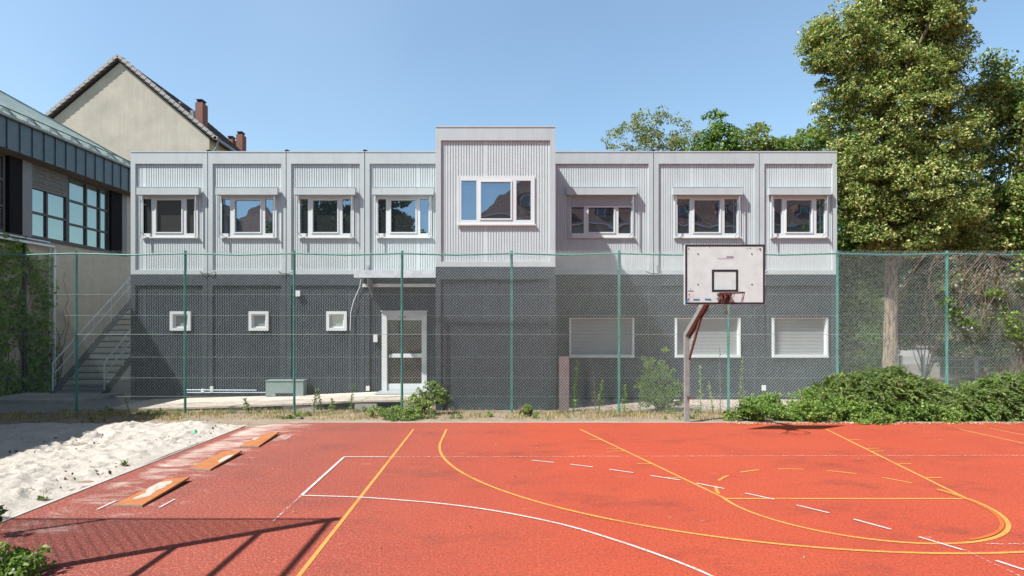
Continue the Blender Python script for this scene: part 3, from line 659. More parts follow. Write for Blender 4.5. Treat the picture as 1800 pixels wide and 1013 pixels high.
# ------------------------------------------------------------------ beige gabled house
hs = empty('gabled_house', (-22.5, 38, 0), 'tall beige house with a blank gable wall and dark tiled roof behind the hall', 'house')
ax, az, hw, sl2 = at(207, 35), zt(97, 35), 5.8, .84; y0, y1 = 35.0, 43.8
ez = az - hw*sl2; th = .26
m = MB(); wx = 5.40
m.add([(ax-wx, y0+.2, 0), (ax+wx, y0+.2, 0), (ax+wx, y0+.2, az-th-.12-wx*sl2), (ax, y0+.2, az-th-.1), (ax-wx, y0+.2, az-th-.12-wx*sl2),
       (ax-wx, y1-.2, 0), (ax+wx, y1-.2, 0), (ax+wx, y1-.2, az-th-.12-wx*sl2), (ax, y1-.2, az-th-.1), (ax-wx, y1-.2, az-th-.12-wx*sl2)], [(0,1,2,3,4), (9,8,7,6,5)])
m.build('gable_wall', M['beige'], hs)
m = MB(); zz = az-th-.12-wx*sl2
for sg in (-1, 1): MB().box(*sorted((ax+sg*wx, ax+sg*(wx-.3))), y0+.203, y1-.203, 0, zz-.02).build('side_wall', M['side_render'], hs)
rf = MB()
for sg in (-1, 1):
    rf.add([(ax, y0, az-.03), (ax+sg*hw, y0, ez-.03), (ax+sg*hw, y1, ez-.03), (ax, y1, az-.03), (ax, y0, az-th), (ax+sg*hw, y0, ez-th), (ax+sg*hw, y1, ez-th), (ax, y1, az-th)], [(0,1,2,3),(7,6,5,4),(0,4,5,1),(1,5,6,2),(2,6,7,3)])
    nrow = 22
    for k in range(nrow):                                     # tile courses as small steps
        xa = ax+sg*hw*k/nrow; xb = ax+sg*hw*(k+1)/nrow; za = az-sl2*hw*k/nrow; zb = az-sl2*hw*(k+1)/nrow
        for j in range(36):
            ya = y0+.25+j*(y1-y0-.3)/36; rf.add([(xa, ya, za-.02), (xb, ya, zb+.03+random.uniform(-.012,.012)), (xb, ya+.21, zb+.03), (xa, ya+.21, za-.02), (xb, ya, zb-.03), (xb, ya+.21, zb-.03)], [(0,1,2,3),(1,4,5,2)])
roof = rf.build('roof', M['tile_dark'], hs)
vt = MB(); Mx = {}
for sg in (-1, 1):
    k = 0; L = hw
    while k*.285 < hw:
        xm = ax+sg*(k*.285+.14); zm = az-sl2*(k*.285+.14)
        rot = Matrix.Rotation(math.atan(sl2)*sg*.82, 3, 'Y'); vt.cbox((xm, y0+.08, zm-.02), .33, .26, .20, rot); k += 1
vt.build('verge_tiles', M['tile_edge'], roof)
m = MB(); m.tube([(ax+hw+.06, y0-.05, ez-.10), (ax+hw+.06, y1, ez-.10)], .09, 8); m.build('gutter', M['zinc'], hs)
m = MB(); X = ax+wx+.1; m.tube([(ax+hw+.03, y0+.35, ez-.15), (ax+hw+.0, y0+.35, ez-.5), (X, y0+.35, ez-.95), (X, y0+.35, 0)], .06, 8); m.build('downpipe', M['zinc'], hs)
for px, py, d, wd in ((349.5, 180, 36.5, .46), (420.5, 236, 43.0, .46), (404, 244, 43.2, .42)):
    X = at(px, d); Zt = zt(py, d); m = MB(); m.box(X-wd/2, X+wd/2, d, d+wd*1.5, Zt-2.4, Zt)
    ch = m.build('chimney', M['brick'], hs)
    m = MB(); 
    for xx in (-.14, .14):
        for yy in (.1, .45): m.box(X+xx-.03, X+xx+.03, d+yy, d+yy+.06, Zt, Zt+.18)
    m.box(X-.13, X+.13, d+.12, d+.5, Zt, Zt+.1); m.box(X-.2, X+.2, d+.02, d+.62, Zt+.18, Zt+.22); m.build('chimney_cap', M['black'], ch)
MB().box(at(337, 36.9)-.1, at(337, 36.9)+.1, 36.9, 37.1, 15.2, 16.0).build('flue', M['zinc'], hs)
m = MB()
for px, py in ((285, 158), (316, 180), (255, 135)):
    d = 36.2; m.box(at(px, d)-.08, at(px, d)+.05, d, d+.2, zt(py, d)-.06, zt(py, d)+.02)
m.build('roof_hook', M['tile_edge'], hs)

# ------------------------------------------------------------------ chain link fence
def chainlink(mb, a, b, z0, z1, pw=.078, ph=.087, r=.0014, dy=.005):
    a = Vector((*a, 0)); b = Vector((*b, 0)); t = (b-a); L = t.length; t.normalize(); n = Vector((-t.y, t.x, 0))
    Hh = z1-z0; run = Hh*pw/ph
    for sg, off in ((1, -dy), (-1, dy)):
        k = -run if sg > 0 else 0.
        while k < (L if sg > 0 else L+run):
            s0, s1 = k, k+sg*run; za, zb = z0, z1
            if sg > 0:
                if s0 < 0: za = z0+(-s0)*ph/pw; s0 = 0
                if s1 > L: zb = z1-(s1-L)*ph/pw; s1 = L
            else:
                if s0 > L: za = z0+(s0-L)*ph/pw; s0 = L
                if s1 < 0: zb = z1-(-s1)*ph/pw; s1 = 0
            if zb > za+.02:
                p0 = a+t*s0+n*off; p1 = a+t*s1+n*off
                mb.tube([(p0.x, p0.y, za), (p1.x, p1.y, zb)], r*(1.3 if sg > 0 else .75), 5, cap=False)  # rising wires thicker than falling ones, imitating the sun's glint by shape
            k += pw
FD = 15.27; FZ = zt(447, FD)
fen = empty('chain_link_fence', (0, FD, 0), 'long green chain link fence four metres high behind the red court', 'fence')
posts = [-62, 132, 323.5, 516, 706, 899.5, 1089, 1282, 1474, 1667, 1862]
fx0, fx1 = at(posts[0], FD), at(posts[-1], FD)
m = MB(); chainlink(m, (fx0, FD), (fx1, FD), .03, FZ+.09); m.build('mesh', M['wire'], fen)
for p in posts: X = at(p, FD); m = MB(); m.box(X-.034, X+.034, FD+.052, FD+.060, -.1, FZ+.10); m.box(X-.004, X+.004, FD+.008, FD+.052, -.1, FZ+.10); m.build('post', M['green'], fen)
m = MB()
for i, p in enumerate(posts[:-1]): m.tube([(at(p, FD)+.0, FD+.03, FZ+.02), (at(p, FD)*.5+at(posts[i+1], FD)*.5, FD+.03, FZ-.02), (at(posts[i+1], FD), FD+.03, FZ+.02)], .021, 8)
m.build('top_rail', M['green'], fen)
for py in (518, 555, 588, 628, 664.5, 697): Z = zt(py, FD); MB().tube([(fx0, FD-.012, Z), (fx1, FD-.012, Z)], .003 if py != 588 else .0055, 5).build('tension_wire', M['wire_plain'], fen)

# tall ball-stop fence whose corner stands just outside the frame at the left
bf = empty('ball_stop_fence', (-5.06, 5.25, 0), 'corner of a tall ball stop fence beside the sand pit, casting the foreground shadow', 'fence')
hx, hy, hh = -5.10, 4.905, 5.05
MB().box(hx-.05, hx+.05, hy-.05, hy+.05, 0, hh).build('post', M['green'], bf)
MB().tube([(hx-2.66, hy, 0), (hx-2.66, hy, hh)], .03, 8).build('post', M['green'], bf)
MB().tube([(hx-8, hy, hh-.01), (hx, hy, hh-.01)], .022, 8).build('rail', M['green'], bf)
for z in (hh-.1, hh-1.12, hh-2.2, hh-3.45): MB().bar((hx, hy, z), (hx, hy-9, z), .05, .055).build('rail', M['green'], bf)
MB().tube([(hx, hy-.02, hh-4.1), (hx-.4, hy-1.2, 0)], .025, 6).build('brace', M['green'], bf)
m = MB(); chainlink(m, (hx-8, hy), (hx, hy), .05, hh, .14, .14, .0050); m.build('mesh', M['wire'], bf)

# ------------------------------------------------------------------ basketball hoop
hp = empty('basketball_hoop', (4.61, 13.9, 0), 'basketball hoop on a bent weathered pole at the far edge of the court', 'basketball hoop')
MB().bar((4.61, 13.9, -.05), (4.61, 13.9, 2.16), .102, .102, up=(0, 1, 0)).build('pole', M['polegrey'], hp)
MB().bar((4.61, 13.92, 2.08), (4.72, 11.95, 3.42), .095, .12).build('arm', M['polegrey'], hp, label='arm with a rusty red underside')
MB().bar((4.61+.062, 13.90, 2.03), (4.72+.062, 11.97, 3.35), .012, .13).build('arm_flange', M['rust'], hp)
MB().bar((4.66, 13.86, 1.50), (4.69, 13.15, 2.50), .04, .05).build('brace', M['rust'], hp)
MB().box(4.60, 4.69, 13.80, 13.838, .55, .62).build('pole_bolt', M['rust'], hp)
bd = 11.85; q0, q1 = at(1203, bd), at(1345, bd); zb0, zb1 = zt(535.5, bd), zt(430.5, bd)
bdm = MB().box(q0, q1, bd, bd+.04, zb0, zb1).build('backboard', M['boardwhite'], hp)
zx = lambda u: at(1190+u/7.235, bd); zz_ = lambda v: zt(420+v/7.235, bd)
def ring_rect(mb, u0, u1, v0, v1, wu, y): 
    x0, x1, z1, z0 = zx(u0), zx(u1), zz_(v0), zz_(v1); k = wu/7.235*bd/F
    mb.box(x0, x1, y-.004, y+.0, z0, z0+k); mb.box(x0, x1, y-.004, y, z1-k, z1); mb.box(x0, x0+k, y-.004, y, z0+k, z1-k); mb.box(x1-k, x1, y-.004, y, z0+k, z1-k)
m = MB(); ring_rect(m, 104, 1117, 72, 832, 24, bd-.001); m.build('border_line', M['black'], bdm)
m = MB(); ring_rect(m, 443, 776, 391, 674, 27, bd-.001); m.build('target_square', M['black'], bdm)
m = MB()
for (u, v, s) in ((267, 193, 7), (952, 193, 7), (266, 580, 7), (953, 580, 7), (1055, 130, 9), (930, 120, 5), (892, 125, 4), (150, 128, 6), (155, 712, 7), (140, 186, 3), (415, 112, 3), (1066, 152, 4), (1018, 128, 3), (165, 740, 4)):
    k = s/7.235*bd/F; m.box(zx(u)-k, zx(u)+k, bd-.006, bd-.001, zz_(v)-k, zz_(v)+k)
m.box(zx(140), zx(212), bd-.003, bd-.001, zz_(669), zz_(661)); m.box(zx(170), zx(173), bd-.003, bd-.001, zz_(650), zz_(628))
m.build('bolt_heads', M['black'], bdm)
m = MB()
for (u0, v0, u1, v1) in ((112, 808, 155, 756), (205, 770, 286, 771), (354, 767, 431, 770), (502, 757, 577, 791)):
    m.bar((zx(u0), bd-.006, zz_(v0)), (zx(u1), bd-.006, zz_(v1)), .026, .004, up=(0, 1, 0))
m.build('blue_tape', M['bluetape'], bdm)
m = MB(); m.box(zx(512), zx(708), bd-.003, bd-.001, zz_(256), zz_(216)); M['sticker'] = paint('sticker_grey', (.50, .46, .52), .5); m.build('sticker', M['sticker'], bdm)
m = MB(); m.box(zx(522), zx(632), bd-.005, bd-.003, zz_(248), zz_(223)); m.build('sticker_field', M['boardwhite'], bdm)
m = MB(); m.box(zx(148), zx(205), bd-.003, bd-.0015, zz_(790), zz_(690)); M['fade'] = paint('faded_sticker', (.62, .52, .50), .6, .15, 30); m.build('faded_sticker', M['fade'], bdm)
def text_mesh(body, size, x, y, z, m, parent, name):
    c = bpy.data.curves.new('t', 'FONT'); c.body = body; c.size = size; c.extrude = .0008; c.align_x = 'CENTER'; c.align_y = 'CENTER'
    o = bpy.data.objects.new('t', c); COL.objects.link(o); bpy.context.view_layer.update()
    me = bpy.data.meshes.new_from_object(o.evaluated_get(bpy.context.evaluated_depsgraph_get())); bpy.data.objects.remove(o); bpy.data.curves.remove(c)
    me.transform(Matrix.Translation((x, y, z)) @ Matrix.Rotation(R(90), 4, 'X')); me.materials.clear(); return link(name, me, m, parent)
text_mesh('SPORT', .05, zx(674), bd-.005, zz_(236), M['black'], bdm, 'sticker_lettering')
# ring, bracket, chain net
rd = 11.40; rx, rz, rr = at(1287, 11.40), zt(515, 11.40), .225
m = MB(); m.tube([(rx+rr*math.cos(R(a)), rd+rr*math.sin(R(a)), rz) for a in range(0, 361, 15)], .011, 8, cap=False)
m.box(rx-.13, rx+.13, rd+rr-.02, bd-.006, rz-.012, rz+.012)
rg = m.build('ring', M['rust'], hp)
m = MB()
for sx in (-.10, .10): m.add([(rx+sx-.004, bd-.006, rz), (rx+sx-.004, rd+rr, rz), (rx+sx-.004, bd-.006, rz-.18), (rx+sx+.004, bd-.006, rz), (rx+sx+.004, rd+rr, rz), (rx+sx+.004, bd-.006, rz-.18)], [(0,1,2),(5,4,3),(0,3,4,1),(1,4,5,2),(2,5,3,0)])
m.box(rx-.09, rx+.09, bd-.014, bd-.006, rz-.16, rz+.03); m.build('ring_bracket', M['rust'], rg)
m = MB()
for k, (a0, a1, dz) in enumerate(((200, 225, .09), (225, 262, .10), (150, 185, .12), (100, 140, .16), (330, 352, .20), (352, 10, .17), (190, 240, .26), (160, 120, .28), (240, 120, .33))):
    p0 = Vector((rx+rr*math.cos(R(a0)), rd+rr*math.sin(R(a0)), rz)); p1 = Vector((rx+rr*math.cos(R(a1)), rd+rr*math.sin(R(a1)), rz))
    if k >= 6: p1 = Vector((rx-.09, rd+.05, rz-.30))
    mid = (p0+p1)/2; mid.z -= dz; mid.x += (rx-mid.x)*.2
    m.tube([p0, (p0+mid)/2+Vector((0, 0, -.03)), mid, (p1+mid)/2+Vector((0, 0, -.03)), p1], .006, 5)
m.tube([(rx-.09, rd+.05, rz-.28), (rx-.07, rd+.05, rz-.42)], .012, 6)
m.build('chain_net', M['rust'], rg)

# ------------------------------------------------------------------ small things on the ground
bl = [('orange take-off board nearest the camera with a long smear of sand', [(202.7,889.6),(250.6,891.4),(333,846),(292,847)], [(232,881),(250,874),(262,862),(280,853),(302,851),(308,853),(296,861),(276,868),(262,877),(238,882)]),
      ('orange take-off board in the middle of the row with an oval sand patch', [(334,825),(370.5,827.5),(425.6,798),(393.6,797)], [(382,815),(392,808),(406,803),(412,804),(405,809),(392,815),(385,818)]),
      ('orange take-off board farthest from the camera with a small sand patch', [(421.7,786.7),(455,786.7),(491,764),(461.7,766.7)], [(443,776),(450,773),(457,771.5),(452,775),(446,777)])]
for lab, q, sp in bl:
    P_ = [gd(*p) for p in q]; z = .028; lift = [.0, .0, .035, .012]
    top = [(p[0], p[1], z+l) for p, l in zip(P_, lift)]; bot = [(p[0], p[1], .004+l*.9) for p, l in zip(P_, lift)]
    root = empty('takeoff_board', (P_[0][0], P_[0][1], 0), lab, 'take-off board', 'orange take-off boards beside the sand pit')
    MB().add(top+bot, [(0,1,2,3)]).add(top+bot, [(7,6,5,4),(0,4,5,1),(1,5,6,2),(2,6,7,3),(3,7,4,0)]).build('panel', M['orange'], root)
    a, b, c2, d2 = [Vector(t_) for t_ in top]
    def lift_at(px, py):
        X, Y = gd(px, py); f = (Y-P_[0][1])/(P_[3][1]-P_[0][1]); g = (X-P_[0][0])/(P_[1][0]-P_[0][0]); return (X, Y, .028+.003+f*(.012+(g)*.023))
    pts = [lift_at(*p) for p in sp]; c0 = (sum(p[0] for p in pts)/len(pts), sum(p[1] for p in pts)/len(pts), sum(p[2] for p in pts)/len(pts)+.008)
    MB().add(pts+[c0], [(i, (i+1) % len(pts), len(pts)) for i in range(len(pts))]).build('sand_smear', M['sand'], root)
    MB().bar(Vector(top[0])-Vector((0, .006, .014)), Vector(top[1])-Vector((0, .006, .014)), .01, .022).build('edge_strip', M['boardedge'], root)
X, Y = gd(341, 766)
tag(MB().add([(X-.045, Y, .05), (X+.045, Y-.015, .05), (X+.04, Y+.07, .08), (X+.005, Y+.03, .13)], [(0,1,3),(1,2,3),(0,3,2),(0,2,1)]).build('plastic_scrap', M['plastic_green'], None), 'small green plastic scrap lying on the pale sand', 'litter')
ub = empty('utility_cabinet', (at(500, 17.9), 17.9, 0), 'low grey green metal cabinet standing against the dark wall left of the glass door', 'cabinet')
x0, x1 = at(467, 17.85), at(533, 17.85); MB().box(x0, x1, 17.85, 18.2, .14, zt(670, 17.85)).build('body', M['utility'], ub)
MB().box(x0-.01, x1+.01, 17.83, 18.22, zt(670, 17.85), zt(670, 17.85)+.02).build('lid', M['utility'], ub)
MB().box(x0+.3, x1-.3, 17.84, 17.85, .14, .24).build('vent', M['black'], ub)
X0, X1 = at(983, 15.62), at(1000, 15.62)
tag(MB().box(X0, X1, 15.60, 15.64, -.01, zt(627, 15.62)).build('board', M['brownboard'], None), 'narrow reddish brown board standing upright right of the projecting module', 'board')
# behind the fence at the right
wf = empty('wire_panel_fence', (14, 21, 0), 'low grey wire panel fence behind the undergrowth right of the linden trunk', 'fence')
m = MB(); zt_ = 1.2
for k in range(int(6.5/.05)): m.box(14.1+k*.05, 14.106+k*.05, 21, 21.006, 0, zt_)
for z in (.2, .5, .8, 1.1, 1.18): m.box(14.1, 20.6, 20.992, 21.0, z, z+.012)
m.build('wire_panel', M['galv_dull'], wf)
for px in (1624, 1718, 1585): X = at(px, 20.9); MB().box(X-.04, X+.04, 20.9, 20.98, 0, 1.25).build('post', M['galv_dull'], wf)
gw = empty('garden_wall', (18, 26, 0), 'low white wall with a grey base half hidden behind leaves and the wire panel fence', 'wall')
MB().box(18.0, 19.9, 26, 26.3, .62, 1.36).build('white_face', M['pale_wall'], gw); MB().box(18.0, 19.9, 25.98, 26.3, 0, .62).build('base', M['concrete'], gw); MB().box(17.95, 19.95, 25.95, 26.35, 1.36, 1.42).build('coping', M['concrete'], gw)
sh = empty('garden_shed', (20.5, 25, 0), 'dark garden shed with a pale roof edge behind the vines at the right', 'shed')
MB().box(20.3, 23.8, 25, 27, 0, 1.75).build('wall', M['darkframe'], sh); MB().add([(20.0, 24.7, 1.75), (24.1, 24.7, 1.75), (24.1, 27.2, 2.25), (20.0, 27.2, 2.25), (20.0, 24.7, 1.82), (24.1, 24.7, 1.82), (24.1, 27.2, 2.32), (20.0, 27.2, 2.32)], [(0,3,2,1),(4,5,6,7),(0,1,5,4),(1,2,6,5),(2,3,7,6),(3,0,4,7)]).build('roof', M['galv'], sh)

# ------------------------------------------------------------------ vegetation
def leaves(C, size, aspect=.62, up=.35, outward=None, droop=0, jitter=.55):
    """diamond leaves round centres C (n,3)"""
    n = len(C); d = RNG.normal(size=(n, 3))
    if outward is not None: d = d*.7 + outward*1.1
    d[:, 2] -= droop; d /= np.linalg.norm(d, axis=1)[:, None]
    nn = RNG.normal(size=(n, 3)); nn[:, 2] += up*3; nn[:, 0] -= .3; nn[:, 1] -= .4
    s = np.cross(d, nn); s /= np.linalg.norm(s, axis=1)[:, None]+1e-9
    L = size*RNG.uniform(1-jitter, 1+jitter, n)[:, None]; W = L*aspect*.5
    nrm = np.cross(s, d)
    v = np.stack([C-d*L*.5, C+s*W-d*L*.02+nrm*L*.06, C+d*L*.5-nrm*L*.05, C-s*W-d*L*.02+nrm*L*.06], 1).reshape(-1, 3)
    return v, np.arange(n*4).reshape(-1, 4)
def clump_points(ells, nclump, per, cr, flat=.6, shell=.45):
    """ells: (cx,cy,cz,rx,ry,rz); clumps lie mostly in the outer shell of the ellipsoids, leaves on each clump"""
    E = np.array(ells); vol = (E[:, 3]*E[:, 4]*E[:, 5])**(2/3); idx = RNG.choice(len(E), nclump, p=vol/vol.sum())
    u = RNG.normal(size=(nclump, 3)); u /= np.linalg.norm(u, axis=1)[:, None]
    rad = shell+(1.04-shell)*RNG.uniform(0, 1, nclump)**.6
    C = E[idx, :3]+u*E[idx, 3:]*rad[:, None]
    r = cr*RNG.uniform(.55, 1.35, nclump)
    q = RNG.normal(size=(nclump, per, 3)); q /= np.linalg.norm(q, axis=2)[:, :, None]; q *= (RNG.uniform(.25, 1, (nclump, per, 1))**.5)
    off = q*r[:, None, None]; off[:, :, 2] *= flat
    P = C[:, None, :]+off; P[:, :, 2] -= .25*(off[:, :, 0]**2+off[:, :, 1]**2)/r[:, None]
    out = np.repeat(u[:, None, :], per, 1)
    return P.reshape(-1, 3), out.reshape(-1, 3), C
def foliage(name, parent, P, out, size, mats, frac, aspect=.62, up=.35, droop=0, label=None):
    V, Q = leaves(P, size, aspect, up, out*.5, droop); mi = RNG.choice(len(mats), len(Q), p=frac)
    return link(name, np_mesh(name, V, Q, mi), [M[k] for k in mats], parent)
def limbs(base, targets, r0, bark, parent, fork=.45):
    m = MB(); b = Vector(base)
    for t in targets:
        t = Vector(t); f = random.uniform(.55, .85); s = b+Vector((0, 0, (t.z-b.z)*f)); L = (t-s).length
        mid = s.lerp(t, .5)+Vector((random.uniform(-.1, .1)*L, random.uniform(-.1, .1)*L, random.uniform(-.02, .12)*L))
        m.tube([s, s.lerp(mid, .5)+Vector((0, 0, .04*L)), mid, t], [r0*.34, r0*.26, r0*.17, r0*.05], 6)
    m.build('branches', bark, parent)
def tree(name, label, cat, base, top, r0, ells, ncl, per, cr, size, mats, frac, group=None, shell=.45, lean=(0, 0), droop=0, aspect=.62, nl=26):
    root = empty(name, base, label, cat, group); b = Vector(base)
    pts = []; rad = []
    for k in range(9):
        t = k/8; pts.append((b.x+lean[0]*t+.06*math.sin(t*5+b.x)*min(1, k), b.y+lean[1]*t, b.z-.1+(top-b.z)*t)); rad.append(r0*(1.25 if k == 0 else 1.05-t*.85))
    MB().tube(pts, rad, 12).build('trunk', M['bark'], root)
    P, out, C = clump_points(ells, ncl, per, cr, shell=shell)
    sel = C[RNG.choice(len(C), min(nl, len(C)), replace=False)]
    limbs((b.x+lean[0]*.5, b.y+lean[1]*.5, b.z+1), [tuple(c) for c in sel], r0*1.1, M['bark'], root)
    foliage('crown', root, P, out, size, mats, frac, aspect=aspect, droop=droop)
    return root
def el(px, py, d, rw, rh, ry=None):                           # ellipsoid by where it stands
    k = d/F; return (at(px, d), d, zt(py, d), rw*k, ry if ry else rw*k, rh*k)
LD = 18.6
tree('linden_tree', 'large linden tree with pale bracts and a bare trunk right of the container building', 'tree', (at(1563, LD), LD, 0), 12.5, .215,
     [el(1590, 60, LD, 95, 120), el(1570, 210, LD, 100, 130), el(1600, 330, LD, 105, 105), el(1480, 70, LD-.3, 62, 55), el(1450, 105, LD-.3, 28, 30), el(1500, 170, LD, 62, 60), el(1525, 290, LD-.2, 62, 90), el(1645, 90, LD, 46, 105), el(1655, 250, LD+.2, 62, 110), el(1640, 390, LD, 80, 45), el(1540, 380, LD, 50, 50), el(1595, -60, LD, 85, 80), el(1528, 412, LD-.3, 34, 30), el(1605, 425, LD-.4, 40, 26), el(1690, 420, LD, 45, 34), el(1440, 60, LD-.3, 22, 34), el(1600, 10, LD, 88, 60)],
     2700, 92, .29, .078, ['linden', 'bract'], [.63, .37], shell=.25, droop=.25)
tree('maple_tree', 'leafy green tree at the right edge with a yellowish pale crown', 'tree', (at(1790, 19.6), 19.6, 0), 9.5, .2,
     [el(1745, 165, 19.6, 38, 70), el(1790, 260, 19.6, 75, 120), el(1840, 200, 19.6, 70, 90), el(1760, 380, 19.3, 80, 70), el(1840, 380, 19.3, 90, 90)],
     900, 90, .36, .09, ['linden', 'leaf_mid', 'bract'], [.4, .35, .25], shell=.35)
tree('hazel_tree', 'dense dark green tree close behind the right end of the container building', 'tree', (at(1512, 21), 21, 0), 7, .14,
     [el(1512, 380, 21, 52, 130), el(1500, 520, 21, 60, 100), el(1490, 300, 21.4, 40, 50)], 420, 80, .4, .10, ['leaf_dark', 'leaf_mid'], [.45, .55], shell=.3)
bt = [('thin_tree', 'sparse tree with loose yellowish twigs, leftmost of those above the building roof', 29, [el(1110, 262, 29, 55, 45), el(1165, 240, 29, 45, 42), el(1125, 222, 29, 22, 28), el(1200, 262, 29, 34, 35), el(1186, 222, 29, 10, 16)], 95, ['leaf_mid', 'leaf_yellow', 'greyleaf'], [.35, .35, .3], .085),
      ('slender_tree', 'pointed green tree rising highest above the roof of the building', 27, [el(1264, 218, 27, 22, 40), el(1262, 250, 27, 38, 34), el(1250, 292, 27, 42, 40), el(1243, 205, 27, 9, 14)], 62, ['leaf_dark', 'leaf_mid', 'leaf_bright'], [.4, .45, .15], .11),
      ('beech_tree', 'low tree with browning leaves between the pointed tree and the rightmost roofline crown', 28, [el(1316, 258, 28, 48, 30), el(1330, 236, 28, 20, 20), el(1296, 272, 28, 34, 24), el(1352, 264, 28, 26, 20)], 70, ['leaf_mid', 'leaf_yellow'], [.5, .5], .10),
      ('birch_tree', 'bushy green tree behind the right end of the roof beside the linden', 27, [el(1400, 258, 27, 45, 28), el(1430, 246, 27, 36, 32), el(1372, 262, 27, 24, 24), el(1460, 262, 27, 30, 36)], 80, ['leaf_mid', 'leaf_bright', 'leaf_yellow'], [.55, .25, .2], .10)]
for nm, lab, d, E, nc, ms, fr, sz in bt:
    cx = sum(e[0] for e in E)/len(E)
    E2 = E + [(cx, d, 4.5, 1.6, 1.5, 3.0), (cx, d+.3, 9.4, 1.9, 1.2, 1.6)]
    tree(nm, lab, 'tree', (cx, d, 0), max(e[2] for e in E)-.3, .11, E2, int(nc*(3.4 if nm == 'thin_tree' else 4.6)), 60, .36, sz*1.15, ms, fr, 'trees rising behind the container building', shell=.35, nl=30)
# thicket behind the fence at the right
def shrub(name, label, cat, E, ncl, per, cr, size, mats, frac, group=None, sr=1., aspect=.6, stems=10, shell=.3, droop=0, up=.35):
    cx, cy = E[0][0], E[0][1]; root = empty(name, (cx, cy, 0), label, cat, group)
    P, out, C = clump_points(E, ncl, per, cr, shell=shell); C2 = C[RNG.choice(len(C), min(stems, len(C)), replace=False)]
    m = MB()
    for c in C2:
        c = Vector(c); s = Vector((cx+random.uniform(-.2, .2)*sr, cy+random.uniform(-.15, .15)*sr, 0)); md = s.lerp(c, .5)+Vector((random.uniform(-.1, .1), random.uniform(-.1, .1), .1))
        m.tube([s, md, c], [.022*sr, .015*sr, .005*sr], 5)
    m.build('stems', M['twig'], root)
    if name == 'juniper_shrub':
        P2, o2 = frond_points(E, ncl*2, 60, .55); P = np.concatenate([P, P2]); out = np.concatenate([out, o2])
    P[:, 2] = np.abs(P[:, 2]-.01)+.01
    foliage('foliage', root, P, out, size, mats, frac, aspect=aspect, droop=droop, up=up); return root
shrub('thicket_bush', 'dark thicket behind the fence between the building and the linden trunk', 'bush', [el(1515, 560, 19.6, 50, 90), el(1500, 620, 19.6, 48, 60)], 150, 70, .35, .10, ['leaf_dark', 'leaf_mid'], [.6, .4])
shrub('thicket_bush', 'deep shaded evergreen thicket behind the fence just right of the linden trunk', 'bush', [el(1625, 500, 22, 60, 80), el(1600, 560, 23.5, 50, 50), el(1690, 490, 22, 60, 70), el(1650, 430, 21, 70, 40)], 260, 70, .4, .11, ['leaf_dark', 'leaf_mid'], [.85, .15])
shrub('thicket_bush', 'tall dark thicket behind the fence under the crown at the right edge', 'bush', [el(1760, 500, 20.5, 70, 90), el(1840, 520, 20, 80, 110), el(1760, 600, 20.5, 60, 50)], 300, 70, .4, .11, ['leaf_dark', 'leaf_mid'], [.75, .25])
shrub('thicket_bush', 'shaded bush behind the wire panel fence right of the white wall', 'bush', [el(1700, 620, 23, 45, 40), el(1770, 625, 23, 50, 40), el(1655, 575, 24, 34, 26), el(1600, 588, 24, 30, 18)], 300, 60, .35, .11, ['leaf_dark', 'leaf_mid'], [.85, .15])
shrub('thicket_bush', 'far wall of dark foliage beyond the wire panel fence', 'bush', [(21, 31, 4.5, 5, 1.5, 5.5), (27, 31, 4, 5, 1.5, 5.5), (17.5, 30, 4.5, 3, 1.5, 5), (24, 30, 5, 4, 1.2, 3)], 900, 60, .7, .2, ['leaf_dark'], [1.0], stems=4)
# vines hanging on the fence
vn = empty('climbing_vine', (at(1720, FD), FD, 0), 'bare brown twigs and leafy vine climbing over the fence at the right', 'vine')
m = MB()
for k in range(52):
    px = random.uniform(1590, 1815) if k > 22 else random.uniform(1680, 1760); py = random.uniform(450, 520)
    p = Vector((at(px, FD), FD+random.uniform(-.12, .25), zt(py, FD) if k % 3 else FZ+.03)); pts = [p]; d = Vector((random.uniform(-.6, .6), random.uniform(-.2, .2), random.uniform(-1, .1)))
    for j in range(random.randint(5, 11)):
        d = (d+Vector((random.uniform(-.5, .5), random.uniform(-.15, .15), random.uniform(-.5, .22)))).normalized(); p = p+d*.16
        p.y = min(max(p.y, FD-.18), FD+.35); p.z = min(p.z, FZ+.14); pts.append(p.copy())
    m.tube(pts, [.011*(1-.6*i/len(pts)) for i in range(len(pts))], 5)
m.build('twigs', M['twig'], vn)
E = [el(1680, 490, FD+.2, 40, 32, .25), el(1725, 485, FD+.2, 45, 30, .25), el(1745, 560, FD+.25, 60, 40, .3), el(1690, 590, FD+.25, 40, 30, .25), el(1790, 500, FD+.2, 40, 50, .3), el(1790, 600, FD+.2, 45, 45, .3)]
P, out, C = clump_points(E, 130, 36, .20, shell=.1); foliage('dusty_leaves', vn, P, out, .065, ['greyleaf', 'leaf_mid', 'twig'], [.55, .3, .15], droop=.5)
E = [el(1652, 505, FD-.05, 8, 16, .12), el(1662, 532, FD-.05, 12, 14, .12), el(1678, 548, FD-.05, 12, 8, .12), el(1700, 566, FD-.05, 14, 6, .12), el(1722, 572, FD-.05, 12, 8, .12), el(1775, 560, FD-.1, 20, 28, .15), el(1795, 455, FD-.1, 14, 18, .15), el(1800, 580, FD-.1, 26, 26, .15), el(1740, 515, FD-.05, 20, 10, .12)]
P, out, C = clump_points(E, 62, 16, .19, shell=.3); foliage('fresh_leaves', vn, P, out, .07, ['leaf_bright', 'leaf_mid'], [.5, .5], droop=.5)
